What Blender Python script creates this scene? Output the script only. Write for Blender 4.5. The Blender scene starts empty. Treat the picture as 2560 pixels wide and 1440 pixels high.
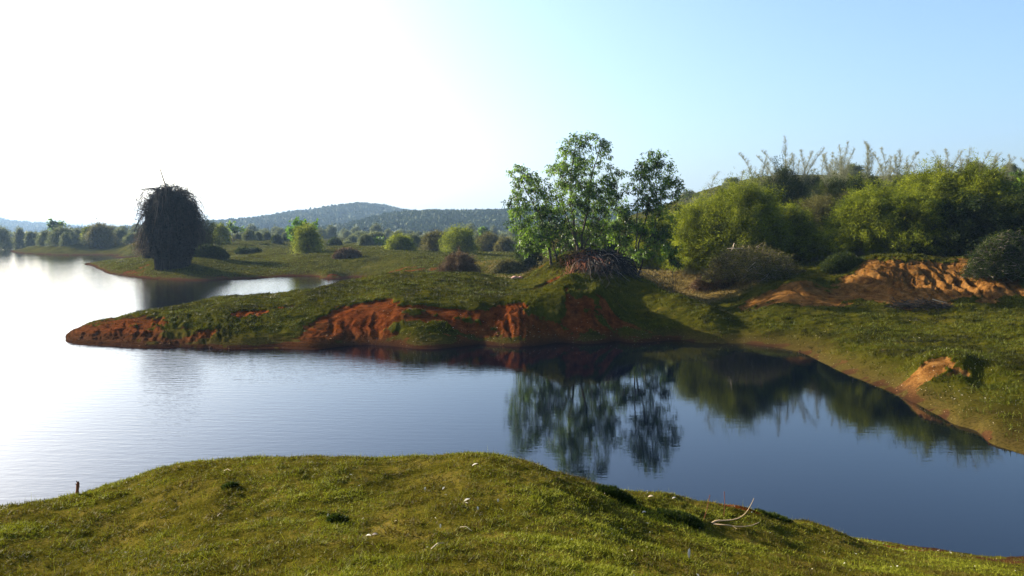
import bpy, math, random
import numpy as np
from mathutils import Vector
SC = bpy.context.scene
R = math.radians
rng = np.random.default_rng(7)

# ------------------------------------------------------------------ camera
CAM_H, FPX = 5.0, 2000.0                      # metres above the water, focal length in photo pixels
PITCH = math.atan(135 / FPX)
cd = bpy.data.cameras.new('camera'); cam = bpy.data.objects.new('camera', cd)
SC.collection.objects.link(cam)
cd.sensor_width = 36; cd.lens = 36 * FPX / 2560
cd.clip_start = 0.1; cd.clip_end = 30000
cam.location = (0, 0, CAM_H); cam.rotation_euler = (R(90) - PITCH, 0, 0)
SC.camera = cam
# ------------------------------------------------------------------ sky, sun, exposure
SUN_AZ, SUN_EL = R(-57), R(21)
w = bpy.data.worlds.new("World"); SC.world = w; w.use_nodes = True
nt = w.node_tree
bg = nt.nodes['Background']; bg.inputs['Strength'].default_value = 0.088
sky = nt.nodes.new('ShaderNodeTexSky'); sky.sky_type = 'NISHITA'; sky.sun_disc = False
sky.sun_elevation = SUN_EL; sky.sun_rotation = SUN_AZ
sky.air_density = 1.0; sky.dust_density = 4.3; sky.ozone_density = 4.4; sky.altitude = 200
nt.links.new(sky.outputs[0], bg.inputs['Color'])
ld = bpy.data.lights.new('sun', 'SUN'); sun = bpy.data.objects.new('sun', ld); SC.collection.objects.link(sun)
ld.energy = 5.0; ld.angle = R(0.6); ld.color = (1.0, 0.9, 0.74)
sdir = Vector((math.sin(SUN_AZ) * math.cos(SUN_EL), math.cos(SUN_AZ) * math.cos(SUN_EL), math.sin(SUN_EL)))
sun.rotation_euler = sdir.to_track_quat('Z', 'Y').to_euler()
SC.view_settings.view_transform = 'Standard'; SC.view_settings.look = 'None'
SC.view_settings.exposure = 1.95; SC.view_settings.gamma = 1.0
try:
    SC.cycles.volume_bounces = 0
    SC.cycles.transparent_max_bounces = 8
except Exception: pass

# ------------------------------------------------------------------ helpers
def ray(px, py):
    rx = (px - 1280) / FPX; ry = (720 - py) / FPX
    c, s = math.cos(PITCH), math.sin(PITCH)
    return np.array([rx, c + ry * s, -s + ry * c])
def at_z(px, py, z):
    d = ray(px, py); t = (z - CAM_H) / d[2]; return (d[0] * t, d[1] * t, z)
def at_y(px, py, y):
    d = ray(px, py); t = y / d[1]; return np.array([d[0] * t, y, CAM_H + d[2] * t])

def _hash(ix, iy, seed):
    h = (ix.astype(np.int64) * 374761393 + iy.astype(np.int64) * 668265263 + seed * 974711) & 0xffffffff
    h = ((h ^ (h >> 13)) * 1274126177) & 0xffffffff
    return (h ^ (h >> 16)) & 0xffffffff
def perlin(x, y, seed=0):
    x = np.asarray(x, float); y = np.asarray(y, float)
    ix = np.floor(x); iy = np.floor(y); fx = x - ix; fy = y - iy
    u = fx * fx * fx * (fx * (fx * 6 - 15) + 10); v = fy * fy * fy * (fy * (fy * 6 - 15) + 10)
    def g(dx, dy):
        a = _hash(ix + dx, iy + dy, seed) * (2 * math.pi / 4294967296.0)
        return np.cos(a) * (fx - dx) + np.sin(a) * (fy - dy)
    a = g(0, 0) * (1 - u) + g(1, 0) * u; b = g(0, 1) * (1 - u) + g(1, 1) * u
    return (a * (1 - v) + b * v) * 1.5
def fbm(x, y, sc, octv=4, seed=0, gain=.5):
    s = 0; a = 1; n = 0
    for k in range(octv):
        s = s + a * perlin(x / sc, y / sc, seed + k * 17); n += a; a *= gain; sc *= .5
    return s / n
def ss(a, b, x):
    t = np.clip((x - a) / (b - a), 0, 1); return t * t * (3 - 2 * t)

def build_mesh(name, V, F, attrs=None, smooth=False):
    """V (n,3); F list of int arrays (m,3) or (m,4)"""
    me = bpy.data.meshes.new(name)
    F = [f for f in F if len(f)]
    V = np.ascontiguousarray(V, np.float32)
    me.vertices.add(len(V)); me.vertices.foreach_set('co', V.ravel())
    nl = sum(f.size for f in F); npoly = sum(len(f) for f in F)
    me.loops.add(nl); me.loops.foreach_set('vertex_index', np.concatenate([f.ravel() for f in F]).astype(np.int32))
    tot = np.concatenate([np.full(len(f), f.shape[1], np.int32) for f in F])
    st = np.concatenate([[0], np.cumsum(tot)[:-1]]).astype(np.int32)
    me.polygons.add(npoly); me.polygons.foreach_set('loop_start', st)
    try: me.polygons.foreach_set('loop_total', tot)
    except Exception: pass
    me.update(calc_edges=True)
    if attrs:
        for k, a in attrs.items():
            at = me.attributes.new(k, 'FLOAT', 'POINT'); at.data.foreach_set('value', np.ascontiguousarray(a, np.float32))
    if smooth: me.polygons.foreach_set('use_smooth', np.ones(npoly, bool))
    return me
def link(name, me, mat=None, parent=None, loc=(0, 0, 0)):
    o = bpy.data.objects.new(name, me); SC.collection.objects.link(o); o.location = loc
    if mat and me and not me.materials: me.materials.append(mat)
    if parent: o.parent = parent
    return o
def tag(o, label=None, cat=None, group=None, kind=None):
    if label: o['label'] = label
    if cat: o['category'] = cat
    if group: o['group'] = group
    if kind: o['kind'] = kind
    return o
def thing(name, label, cat, loc, rz=0, group=None):
    o = bpy.data.objects.new(name, None); SC.collection.objects.link(o)
    o.location = loc; o.rotation_euler = (0, 0, rz); o.empty_display_size = .3
    return tag(o, label, cat, group)

class Geo:
    def __init__(s): s.V = []; s.T = []; s.Q = []; s.A = []; s.n = 0
    def add(s, V, T=None, Q=None, tint=.5):
        V = np.asarray(V, float).reshape(-1, 3)
        if T is not None and len(T): s.T.append(np.asarray(T) + s.n)
        if Q is not None and len(Q): s.Q.append(np.asarray(Q) + s.n)
        s.V.append(V); s.A.append(np.broadcast_to(tint, (len(V),)).astype(float)); s.n += len(V)
    def tubes(s, P, Rr, k=4, tint=.5):
        """P (n,m,3) polylines, Rr (n,m) radii"""
        P = np.asarray(P, float); n, m, _ = P.shape; Rr = np.broadcast_to(Rr, (n, m))
        D = np.gradient(P, axis=1); D /= np.linalg.norm(D, axis=2, keepdims=True) + 1e-9
        ref = np.where(np.abs(D[:, :1, 2:3]) > .9, np.array([1., 0, 0]), np.array([0, 0, 1.]))
        ref = np.broadcast_to(ref, D.shape)
        A = np.cross(D, ref); A /= np.linalg.norm(A, axis=2, keepdims=True) + 1e-9
        B = np.cross(D, A)
        an = np.arange(k) * 2 * math.pi / k
        V = P[:, :, None, :] + Rr[:, :, None, None] * (np.cos(an)[None, None, :, None] * A[:, :, None, :] + np.sin(an)[None, None, :, None] * B[:, :, None, :])
        idx = np.arange(n * m * k).reshape(n, m, k)
        a = idx[:, :-1, :]; b = np.roll(a, -1, 2); d = idx[:, 1:, :]; c = np.roll(d, -1, 2)
        tn = np.broadcast_to(np.asarray(tint, float).reshape(-1, 1, 1) if np.ndim(tint) else tint, (n, m, k)).reshape(-1)
        s.add(V.reshape(-1, 3), Q=np.stack([a, b, c, d], -1).reshape(-1, 4), tint=tn)
        if k > 3:
            e = idx[:, -1, :]
            if k == 4: s.Q.append(e + s.n - n * m * k)
    def leaves(s, C, D, L, W, tint=.5, quad=False):
        """C centres(n,3), D direction, L length, W width"""
        n = len(C); D = D / (np.linalg.norm(D, axis=1, keepdims=True) + 1e-9)
        r = rng.normal(size=(n, 3)); S = np.cross(D, r); S /= np.linalg.norm(S, axis=1, keepdims=True) + 1e-9
        L = np.broadcast_to(L, (n,))[:, None]; W = np.broadcast_to(W, (n,))[:, None]
        if quad:
            V = np.stack([C, C + D * L * .45 + S * W * .5, C + D * L, C + D * L * .45 - S * W * .5], 1)
            ix = np.arange(n * 4).reshape(n, 4)
            s.add(V.reshape(-1, 3), Q=ix, tint=np.repeat(np.broadcast_to(tint, (n,)), 4))
        else:
            V = np.stack([C + S * W * .5, C - S * W * .5, C + D * L], 1)
            ix = np.arange(n * 3).reshape(n, 3)
            s.add(V.reshape(-1, 3), T=ix, tint=np.repeat(np.broadcast_to(tint, (n,)), 3))
    def mesh(s, name, smooth=False):
        F = []
        if s.T: F.append(np.concatenate(s.T))
        if s.Q: F.append(np.concatenate(s.Q))
        return build_mesh(name, np.concatenate(s.V), F, {'tint': np.concatenate(s.A)}, smooth)

# ------------------------------------------------------------------ materials
def newmat(name):
    m = bpy.data.materials.new(name); m.use_nodes = True; t = m.node_tree
    return m, t, t.nodes['Principled BSDF']
def ramp(t, fac, stops):
    r = t.nodes.new('ShaderNodeValToRGB'); e = r.color_ramp.elements
    while len(e) < len(stops): e.new(.5)
    for i, (p, c) in enumerate(stops): e[i].position = p; e[i].color = (*c, 1)
    t.links.new(fac, r.inputs[0]); return r.outputs[0]
def noise(t, vec, scale, detail=4, rough=.6, dist=0):
    n = t.nodes.new('ShaderNodeTexNoise'); n.inputs['Scale'].default_value = scale; n.inputs['Detail'].default_value = detail
    n.inputs['Roughness'].default_value = rough; n.inputs['Distortion'].default_value = dist
    if vec is not None: t.links.new(vec, n.inputs['Vector'])
    return n.outputs[0]
def attr(t, name):
    a = t.nodes.new('ShaderNodeAttribute'); a.attribute_name = name; return a.outputs['Fac']
def math_(t, op, a, b=None, c=None):
    n = t.nodes.new('ShaderNodeMath'); n.operation = op
    for i, v in enumerate((a, b, c)):
        if v is None: continue
        if isinstance(v, (int, float)): n.inputs[i].default_value = v
        else: t.links.new(v, n.inputs[i])
    return n.outputs[0]
def mixc(t, f, a, b, mode='MIX'):
    n = t.nodes.new('ShaderNodeMix'); n.data_type = 'RGBA'; n.blend_type = mode
    for k, v in (('Factor', f), ('A', a), ('B', b)):
        s = [i for i in n.inputs if i.name == k and i.type == ('VALUE' if k == 'Factor' else 'RGBA')][0]
        if isinstance(v, (int, float)): s.default_value = v
        elif isinstance(v, tuple): s.default_value = (*v, 1)
        else: t.links.new(v, s)
    return [o for o in n.outputs if o.type == 'RGBA'][0]
def geomcoord(t): return t.nodes.new('ShaderNodeNewGeometry').outputs['Position']
def objcoord(t): return t.nodes.new('ShaderNodeTexCoord').outputs['Object']

def leafmat(name, c0, c1, c2, trans=.35, rough=.6, nscale=.6, spec=.06):
    m, t, b = newmat(name)
    f = math_(t, 'ADD', attr(t, 'tint'), math_(t, 'MULTIPLY', math_(t, 'SUBTRACT', noise(t, geomcoord(t), nscale, 3), .5), .9))
    col = ramp(t, f, [(.15, c0), (.5, c1), (.85, c2)])
    t.links.new(col, b.inputs['Base Color']); b.inputs['Roughness'].default_value = rough
    b.inputs['Specular IOR Level'].default_value = spec
    if trans:
        tr = t.nodes.new('ShaderNodeBsdfTranslucent'); t.links.new(col, tr.inputs[0])
        mx = t.nodes.new('ShaderNodeMixShader'); mx.inputs[0].default_value = trans
        t.links.new(b.outputs[0], mx.inputs[1]); t.links.new(tr.outputs[0], mx.inputs[2])
        t.links.new(mx.outputs[0], t.nodes['Material Output'].inputs[0])
    return m
M = {}
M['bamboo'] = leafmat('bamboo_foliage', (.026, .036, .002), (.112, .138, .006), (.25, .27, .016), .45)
M['bamboo_dark'] = leafmat('dark_and_shaded_scrub_foliage', (.008, .016, .002), (.022, .036, .004), (.06, .075, .009))  # dark scrub, deepened so the thicket hollow's shade is in the colour
M['olive'] = leafmat('olive_scrub_foliage', (.035, .032, .008), (.085, .078, .016), (.16, .14, .035))
M['far'] = leafmat('haze_paled_scrub_foliage', (.045, .055, .022), (.10, .12, .042), (.18, .19, .08))  # paled towards grey, so some of the haze is in the colour
M['tree'] = leafmat('broad_leaf', (.016, .034, .002), (.065, .125, .006), (.16, .26, .018), .5, .45, spec=.3)
M['bright'] = leafmat('bright_leaf', (.04, .09, .01), (.09, .19, .015), (.16, .29, .03), .4)
M['brown'] = leafmat('dry_brown_foliage', (.05, .03, .015), (.10, .06, .028), (.15, .10, .04), .2)
M['dead'] = leafmat('dead_dark_twigs', (.006, .006, .006), (.014, .013, .011), (.035, .030, .024), 0, .9)
M['twig'] = leafmat('grey_twigs', (.06, .045, .035), (.12, .095, .075), (.22, .18, .14), 0, .8)
M['redtwig'] = leafmat('red_brown_roots', (.07, .022, .010), (.15, .05, .022), (.22, .09, .04), 0, .85)
M['straw'] = leafmat('straw_culm', (.09, .09, .045), (.16, .16, .085), (.26, .26, .15), .3, .7)
M['bark'] = leafmat('bark', (.03, .022, .016), (.06, .045, .032), (.12, .095, .07), 0, .85, 3)
M['pale'] = leafmat('bleached_wood', (.28, .19, .10), (.42, .30, .17), (.58, .46, .30), 0, .6, 8)
M['litter'] = leafmat('pale_leaf', (.22, .18, .11), (.38, .33, .24), (.6, .56, .46), .2, .6, 8)
M['turf'] = leafmat('turf_blades', (.050, .036, .004), (.086, .090, .004), (.175, .185, .012), .25, .6, 1.1)
M['meadow'] = leafmat('meadow_blades', (.013, .012, .002), (.040, .047, .003), (.076, .083, .006), .25, .6, 1.6)  # strong tint contrast also stands in for small shadows between tufts
M['drygrass'] = leafmat('dry_grass', (.08, .058, .018), (.15, .11, .035), (.23, .18, .065), .3, .6, .3)
M['forest'] = leafmat('hill_forest_foliage', (.018, .03, .016), (.035, .055, .024), (.07, .085, .035), .1, .8, .02)

# ------------------------------------------------------------------ terrain height field
CP = []                       # world control points
def cp(px, py, z): CP.append(at_z(px, py, z))
def cw(x, y, z): CP.append((x, y, z))
def cd_(px, py, d): CP.append(tuple(at_y(px, py, d)))
# near bank
for q in [(0,1440,2.5),(320,1440,2.7),(640,1440,2.8),(1000,1440,2.9),(1280,1440,2.9),(1700,1440,2.5),(2000,1440,2.05),(2200,1440,1.65),(2400,1440,1.2),(2560,1440,.85),
          (640,1290,2.5),(1280,1280,2.58),(300,1340,2.3),(1600,1310,2.08),(1800,1350,1.78),(2000,1370,1.4),(2200,1390,.9),(1000,1200,2.4)]: cp(*q)
crest = [(-500,1400,1.6),(-250,1330,1.75),(0,1284,1.8),(200,1240,1.95),(430,1166,2.15),(560,1151,2.21),(700,1144,2.25),(850,1142,2.28),(1000,1142,2.3),(1120,1140,2.3),(1230,1139,2.3),(1350,1166,2.18),(1500,1212,1.9),(1650,1231,1.68),(1850,1266,1.28),(2050,1311,.72)]
for (a, b, c) in crest:
    cp(a, b, c); x, y, z = at_z(a, b, c)
    k = 1.16; cw(x * k, y * k, 5 - (5 - z) * k - .45 * (z / 2)); k = 1.36; cw(x * k, y * k, -.25); k = 1.6; cw(x * k, y * k, -1.2)
for q in [(2200,1356,.1),(2350,1374,.06),(2560,1399,.04),(2800,1440,.03),(2200,1330,-.3),(2400,1345,-.35),(2650,1375,-.35)]: cp(*q)
for q in [(0,2,3.25),(0,-4,3.5),(-8,2,2.9),(9,2,2.2),(12,8,.6),(18,8,.9),(17,13,.5),(24,14,1.0),(30,8,1.5),(-14,4,1.6),(-20,3,.2),(-20,9,-.8),(-12,12,-1.2)]: cw(*q)
# lake bed
for q in [(500,960),(900,960),(1300,980),(1700,980),(1500,1080),(1900,1090),(900,1080),(300,1080),(0,1180),(2200,1140),(2400,1220),(-300,1000),(0,900),(150,930),(-500,850),(-300,760),(40,820),(0,740),(150,740),(300,735),(200,700),(-300,700),(0,675),(120,665),(-300,655),(-100,645)]: cp(*q, -1.3)
for q in [(13,14.5,-.6),(10,14,-.9),(-30,20,-1.5),(-60,50,-1.5)]: cw(*q)
# promontory shore and the cove's far shore
shore = [(158,856),(200,862),(300,866),(400,869),(500,871),(600,872),(700,871),(800,870),(1000,865),(1200,859),(1400,854),(1550,851),(1700,850),(1850,858),(1950,870),(2020,888),(2075,915),(2150,948),(2230,980),(2265,995),(2300,1012),(2350,1040),(2400,1068),(2460,1100),(2510,1120),(2560,1137),(2750,1190)]
for (a, b) in shore:
    cp(a, b, 0.0); x, y, z = at_z(a, b, 0); cw(x * .95 - (.7 if a > 1900 else 0), y * .95, -.4)
for q in [(190,842,.16),(300,850,.22),(400,852,.25),(600,855,.25),(800,853,.3),(1000,848,.3),(1200,842,.3),(1400,838,.3),(1550,838,.2),(1700,836,.2),
          (300,818,.5),(400,808,.75),(500,800,.9),(600,788,1.05),(700,782,1.15),(800,775,1.25),(880,772,1.35),(1000,772,1.42),(1100,772,1.42),(1200,772,1.42),(1300,776,1.38),(1400,786,1.2),(1480,800,.95),(1560,815,.65),
          (500,775,1.05),(700,757,1.3),(900,735,1.7),(1050,720,1.95),(1200,725,1.9),(1330,730,1.8)]: cp(*q)
pc = [(178,836,.18),(210,815,.35),(280,798,.5),(350,779,.7),(460,761,1.0),(520,747,1.15),(600,741,1.25),(700,734,1.4),(800,720,1.65),(870,706,1.9)]
for (a, b, c) in pc:
    cp(a, b, c); x, y, z = at_z(a, b, c); k = 1.06; cw(x * k, y * k, c * .45); k = 1.12; cw(x * k, y * k, -.25); k = 1.25; cw(x * k, y * k, -1)
cw(*(at_z(165, 842, 0)[0] - 1.5, 42, -.6))
for q in [(950,686,2.3),(1100,683,2.4),(1200,684,2.35),(1300,690,2.2)]:
    cp(*q); x, y, z = at_z(*q); cw(x * 1.1, y * 1.1, 1.5); cw(x * 1.25, y * 1.25, .9 if q[0] > 1000 else .3)
# mound
for q in [(1450,627,3.9),(1400,640,3.6),(1350,664,2.9),(1500,636,3.65),(1400,715,2.1),(1480,735,1.9),(1440,680,3.0),(1500,700,2.7),(1310,700,2.1)]: cp(*q)
for q in [(1560,668,48.5),(1620,702,45.2),(1700,742,42),(1780,766,40),(1600,745,43.2),(1640,800,39.6),(1560,790,39.8),(1700,795,39.5)]: cd_(*q)
for (a, d_, z_) in [(1625,49,1.5),(1700,46,1.0),(1780,44,.85),(1620,53,1.6),(1850,45,1.0)]: cw((a - 1280) / 2000 * d_, d_, z_)
for (a, b) in [(1450, 627), (1370, 655)]:
    x, y, _ = at_y(a, b, 57.5); cw(x, y, 2.7); x, y, _ = at_y(a, b, 63); cw(x, y, 2.0)
# inlet and the far meadow
for (a, d_) in [(750,80),(800,74),(850,70),(890,74),(870,82),(820,84),(740,87),(650,80),(520,75),(450,75),(600,70),(700,70)]: cw((a - 1280) / 2000 * d_, d_, -.8)
for (a, b) in [(215,663),(300,688),(400,699),(500,703),(600,700),(690,693),(720,691),(800,693),(870,695),(920,696)]: cp(a, b, 0); x, y, z = at_z(a, b, 0); cw(x * .95, y * .95, -.45)
for q in [(930,690,.25),(850,680,.5),(720,682,.4),(640,690,.25),(820,672,1.0),(700,668,.8),
          (560,648,1.3),(640,650,1.2),(700,650,1.4),(770,640,2.0),(900,650,1.7),(1000,660,1.5),(1000,640,2.2),(1100,650,1.9),(1150,642,2.0),(1000,675,1.1),(1100,672,1.3),(1250,665,1.8),(1300,650,2.0),(1280,672,1.6),
          (700,625,2.2),(900,625,2.3),(1100,622,2.5),(1300,625,2.3),(600,620,2.4),(550,625,2.0),(500,618,2.3),(800,608,2.8),(1100,608,2.8)]: cp(*q)
for q in [(2170,658,46),(2300,655,45.5),(2420,668,44),(2480,695,42),(2560,690,42.5),(2650,680,43),(2280,705,43),(2400,715,42.3),(2230,740,41.3),(2160,690,44.5),(2100,675,48),(2150,640,52),(2350,640,50),(2560,640,48),(2750,640,47),(2250,628,60),(2500,628,58)]: cd_(*q)
for q in [(2040,712,44.5),(2120,738,42.8),(2000,745,42.6),(2000,690,48.5)]: cd_(*q)
for q in [(560,662,97),(480,645,100),(430,652,99),(400,668,94.5),(370,650,104),(330,655,108),(300,672,101),(260,662,117),(400,685,90.5),(500,690,88.5),(600,684,92),(540,645,108)]: cd_(*q)
for q in [(230,655),(280,650),(330,646),(360,644)]: cp(*q, -.05)
for q in [(240,648),(180,652),(300,645)]: cp(*q, -.5)
# far left tongues
for (a, b) in [(28,629),(100,636),(200,638),(260,641)]: cp(a, b, 0)
for q in [(120,627,.8),(200,612,2.2),(250,622,1.2),(330,628,1.2),(330,612,2.4),(420,618,2.2),(100,612,1.8),(0,622,0),(60,623,.0),(30,612,1.2),(50,600,2.8),(-150,618,0),(-150,605,2.2),(200,598,3.0)]: cp(*q)
cp(10, 627, -.3); cp(-60, 625, -.4); cp(-200, 630, -.8)
# cove side land on the right
for q in [(2200,900,.5),(2100,870,.45),(1900,828,.45),(1800,790,.6),(2000,800,.85),(2200,805,.95),(2400,830,.95),(2560,870,.9),(2560,800,1.25),(2700,900,.9),
          (2350,966,.42),(2260,935,.4),(2340,903,1.0),(2300,912,.85),(2420,908,1.0),(2500,915,.95),(2600,925,.9),(2450,960,.5),(2340,880,.75),(2480,885,.85),(2350,1000,.22),(2450,1040,.25),(2560,1050,.35),(2560,1000,.5),(2480,985,.5),
          (1930,764,1.3),(2050,782,1.1),(2150,782,1.15),(2250,778,1.22),(2330,772,1.32),(2400,768,1.42),(2500,756,1.6),(2600,752,1.7),
          (1780,688,2.1),(1870,700,2.1),(1960,705,2.2),
          (2000,660,3.0),(1900,665,2.7),(1720,678,2.2),(1640,690,2.0),(1600,660,2.1),(1700,655,2.5),(1620,640,2.3),
          (2030,680,2.67),(1900,685,2.5),(1900,640,3.2),(2000,700,2.45)]: cp(*q)
for (a, b, y) in [(1700,516,150),(1800,488,140),(1900,472,130),(2050,462,125),(2250,462,120),(2560,462,115),(1600,545,170),(1500,565,190),(2900,470,110),(3200,490,110),(1900,478,190),(2300,478,190),(1700,525,210),(2700,478,190)]:
    cw(*at_y(a, b, y))
for (a, y, z) in [(1700,95,3.2),(1850,90,4.2),(2000,80,4.8),(2250,78,4.9),(2500,78,5.3),(2800,70,5),(1850,70,3.3),(2100,66,3.7),(1600,110,2.8),(1450,130,2.6)]:
    x = (a - 1280) / 2000 * y; cw(x, y, z)
for q in [(-260,300,2.5),(-200,400,4),(-100,330,3.5),(0,330,3.5),(100,330,4),(200,330,6),(0,420,4),(-300,420,4),(300,420,5),(-140,260,3),(-60,230,3),(0,230,2.8),(60,230,3),(-330,300,2),(-130,150,-1),(-160,200,-.8),(-230,240,-.6),(40,45,1.8),(50,60,4),(90,80,6),(45,30,1.5),(90,200,9)]: cw(*q)
CP = np.array(CP)
def warp(x, y): return x / (y + 8) * 2.2, np.log(y + 9)
CU = np.stack(warp(CP[:, 0], CP[:, 1]), 1)
def _k(d2): return .5 * d2 * np.log(d2 + 1e-12)
n = len(CP); K = _k(((CU[:, None] - CU[None]) ** 2).sum(-1)) + np.eye(n) * 2e-4
Pm = np.c_[np.ones(n), CU]; A = np.block([[K, Pm], [Pm.T, np.zeros((3, 3))]])
sol = np.linalg.solve(A, np.r_[CP[:, 2], np.zeros(3)])
NG = 420; NV = 1100
gu = np.linspace(-2.3, 2.3, NG); gv = np.linspace(math.log(2.0), math.log(445), NV)
GU, GV = np.meshgrid(gu, gv)
pts = np.stack([GU.ravel(), GV.ravel()], 1); GZ = np.empty(len(pts))
for i in range(0, len(pts), 20000):
    q = pts[i:i + 20000]
    GZ[i:i + 20000] = _k(((q[:, None] - CU[None]) ** 2).sum(-1)) @ sol[:n] + sol[n] + q @ sol[n + 1:]
GZ = np.clip(GZ, -2.2, 16).reshape(NV, NG)
def H0(x, y):
    u, v = warp(np.asarray(x, float), np.asarray(y, float))
    a = np.clip((u - gu[0]) / (gu[1] - gu[0]), 0, NG - 1.001); b = np.clip((v - gv[0]) / (gv[1] - gv[0]), 0, NV - 1.001)
    i = a.astype(int); j = b.astype(int); fa = a - i; fb = b - j
    return (GZ[j, i] * (1 - fa) + GZ[j, i + 1] * fa) * (1 - fb) + (GZ[j + 1, i] * (1 - fa) + GZ[j + 1, i + 1] * fa) * fb

# soil patches: (px, py, z of the ground there, half width m, half depth m, strength)
SOIL = [(230,835,.3,3.2,5,1.1),(320,835,.4,2.0,3.0,.9),(420,850,.3,1.6,1.2,.6),(470,842,.4,1.3,1.4,.9),(480,805,.85,1.3,.8,.6),(610,782,1.1,1.4,1.0,.85),(705,770,1.2,.7,.7,.7),(850,768,1.35,1.1,.7,.6),
        (880,815,.7,2.1,3.0,1.4),(900,845,.4,2.4,1.2,1.0),(1000,782,1.2,2.0,.5,.9),(1120,784,1.2,2.0,.5,.95),(1230,786,1.2,1.8,.5,.9),(1050,815,.7,1.8,.7,.7),(1180,830,.45,2.2,.8,.85),(1270,815,.7,1.2,1.8,1.05),(1290,835,.4,1.5,1,.9),(1150,846,.25,2.6,.6,.55),(1360,795,1.1,1.5,.9,1.0),(1450,792,1.1,1.5,.9,.95),(1400,825,.6,2.4,1.0,.85),(1520,815,.6,2.4,1.0,.75),(1560,845,.15,3.0,.6,.6),
        (1960,745,1.5,2.4,2.4,1.3),(2030,765,1.2,2.4,1.4,1.15),(1800,720,1.5,1.8,1.6,.6),(2130,760,1.2,2.6,1.5,1.15),(2180,720,2.1,2.2,2.4,1.2),(2260,712,2.25,3.0,3.2,1.5),(2380,712,2.25,2.9,3.0,1.5),(2440,735,1.6,1.6,1.6,1.2),(2460,672,3.1,1.5,1.0,.6),(2330,658,3.35,3.6,.9,.8),
        (2330,935,.6,1.05,.7,.85),(2400,935,.7,.8,.5,.6),(2500,925,.7,1.0,.5,.55),(2250,965,.3,1.2,.7,.5),(2380,845,.9,2.0,.4,.5),(2540,888,.9,1.0,.35,.55),(1380,685,2.7,2.0,1.6,.7),(1330,680,2.5,1.4,1.0,.65),(1460,720,2.4,1.4,1.4,.65),
        (900,690,.4,7.5,1.6,.9),(820,690,.3,5,1.2,.7),(1050,672,1.3,7,2.5,.55),(300,682,.4,4,6,.6),(260,633,.6,7,5,.45),(600,692,.3,6,2,.6),(1950,858,.2,3.0,.7,.6),(2100,905,.2,2.0,1.3,.65),(2250,975,.1,2.2,.8,.65),
        (1830,1300,1.2,.45,.3,.75),(1640,1255,1.5,.4,.3,.7),(1930,1290,1.0,.4,.25,.65),(2350,1385,.15,1.5,.25,.7),(1300,675,2.0,2.5,2.5,.55)]
SW = [(at_z(a, b, c)[0], at_z(a, b, c)[1], d, e, f) for (a, b, c, d, e, f) in SOIL]
def soil_mask(x, y, z):
    m = np.zeros_like(x)
    for (cx, cy, rx, ry, s) in SW:
        I = np.nonzero((np.abs(x - cx) < 2.2 * rx) & (np.abs(y - cy) < 2.2 * ry))
        m[I] = np.maximum(m[I], s * np.exp(-(((x[I] - cx) / rx) ** 2 + ((y[I] - cy) / ry) ** 2) * .9))
    beach = (1 - ss(.06, .30, z + .10 * fbm(x, y, 3.0, 3, 5))) * 1.0
    far = ss(16, 26, y) * .8
    return np.maximum(m, beach * np.where((x > 8) & (y < 40), .50, np.maximum(far, .6 * ss(3, 6, x))))
def blob(x, y, px, py, z, rx, ry, p=1.0):
    cx, cy, _ = at_z(px, py, z); return np.exp(-(((x - cx) / rx) ** 2 + ((y - cy) / ry) ** 2) * p)
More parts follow.
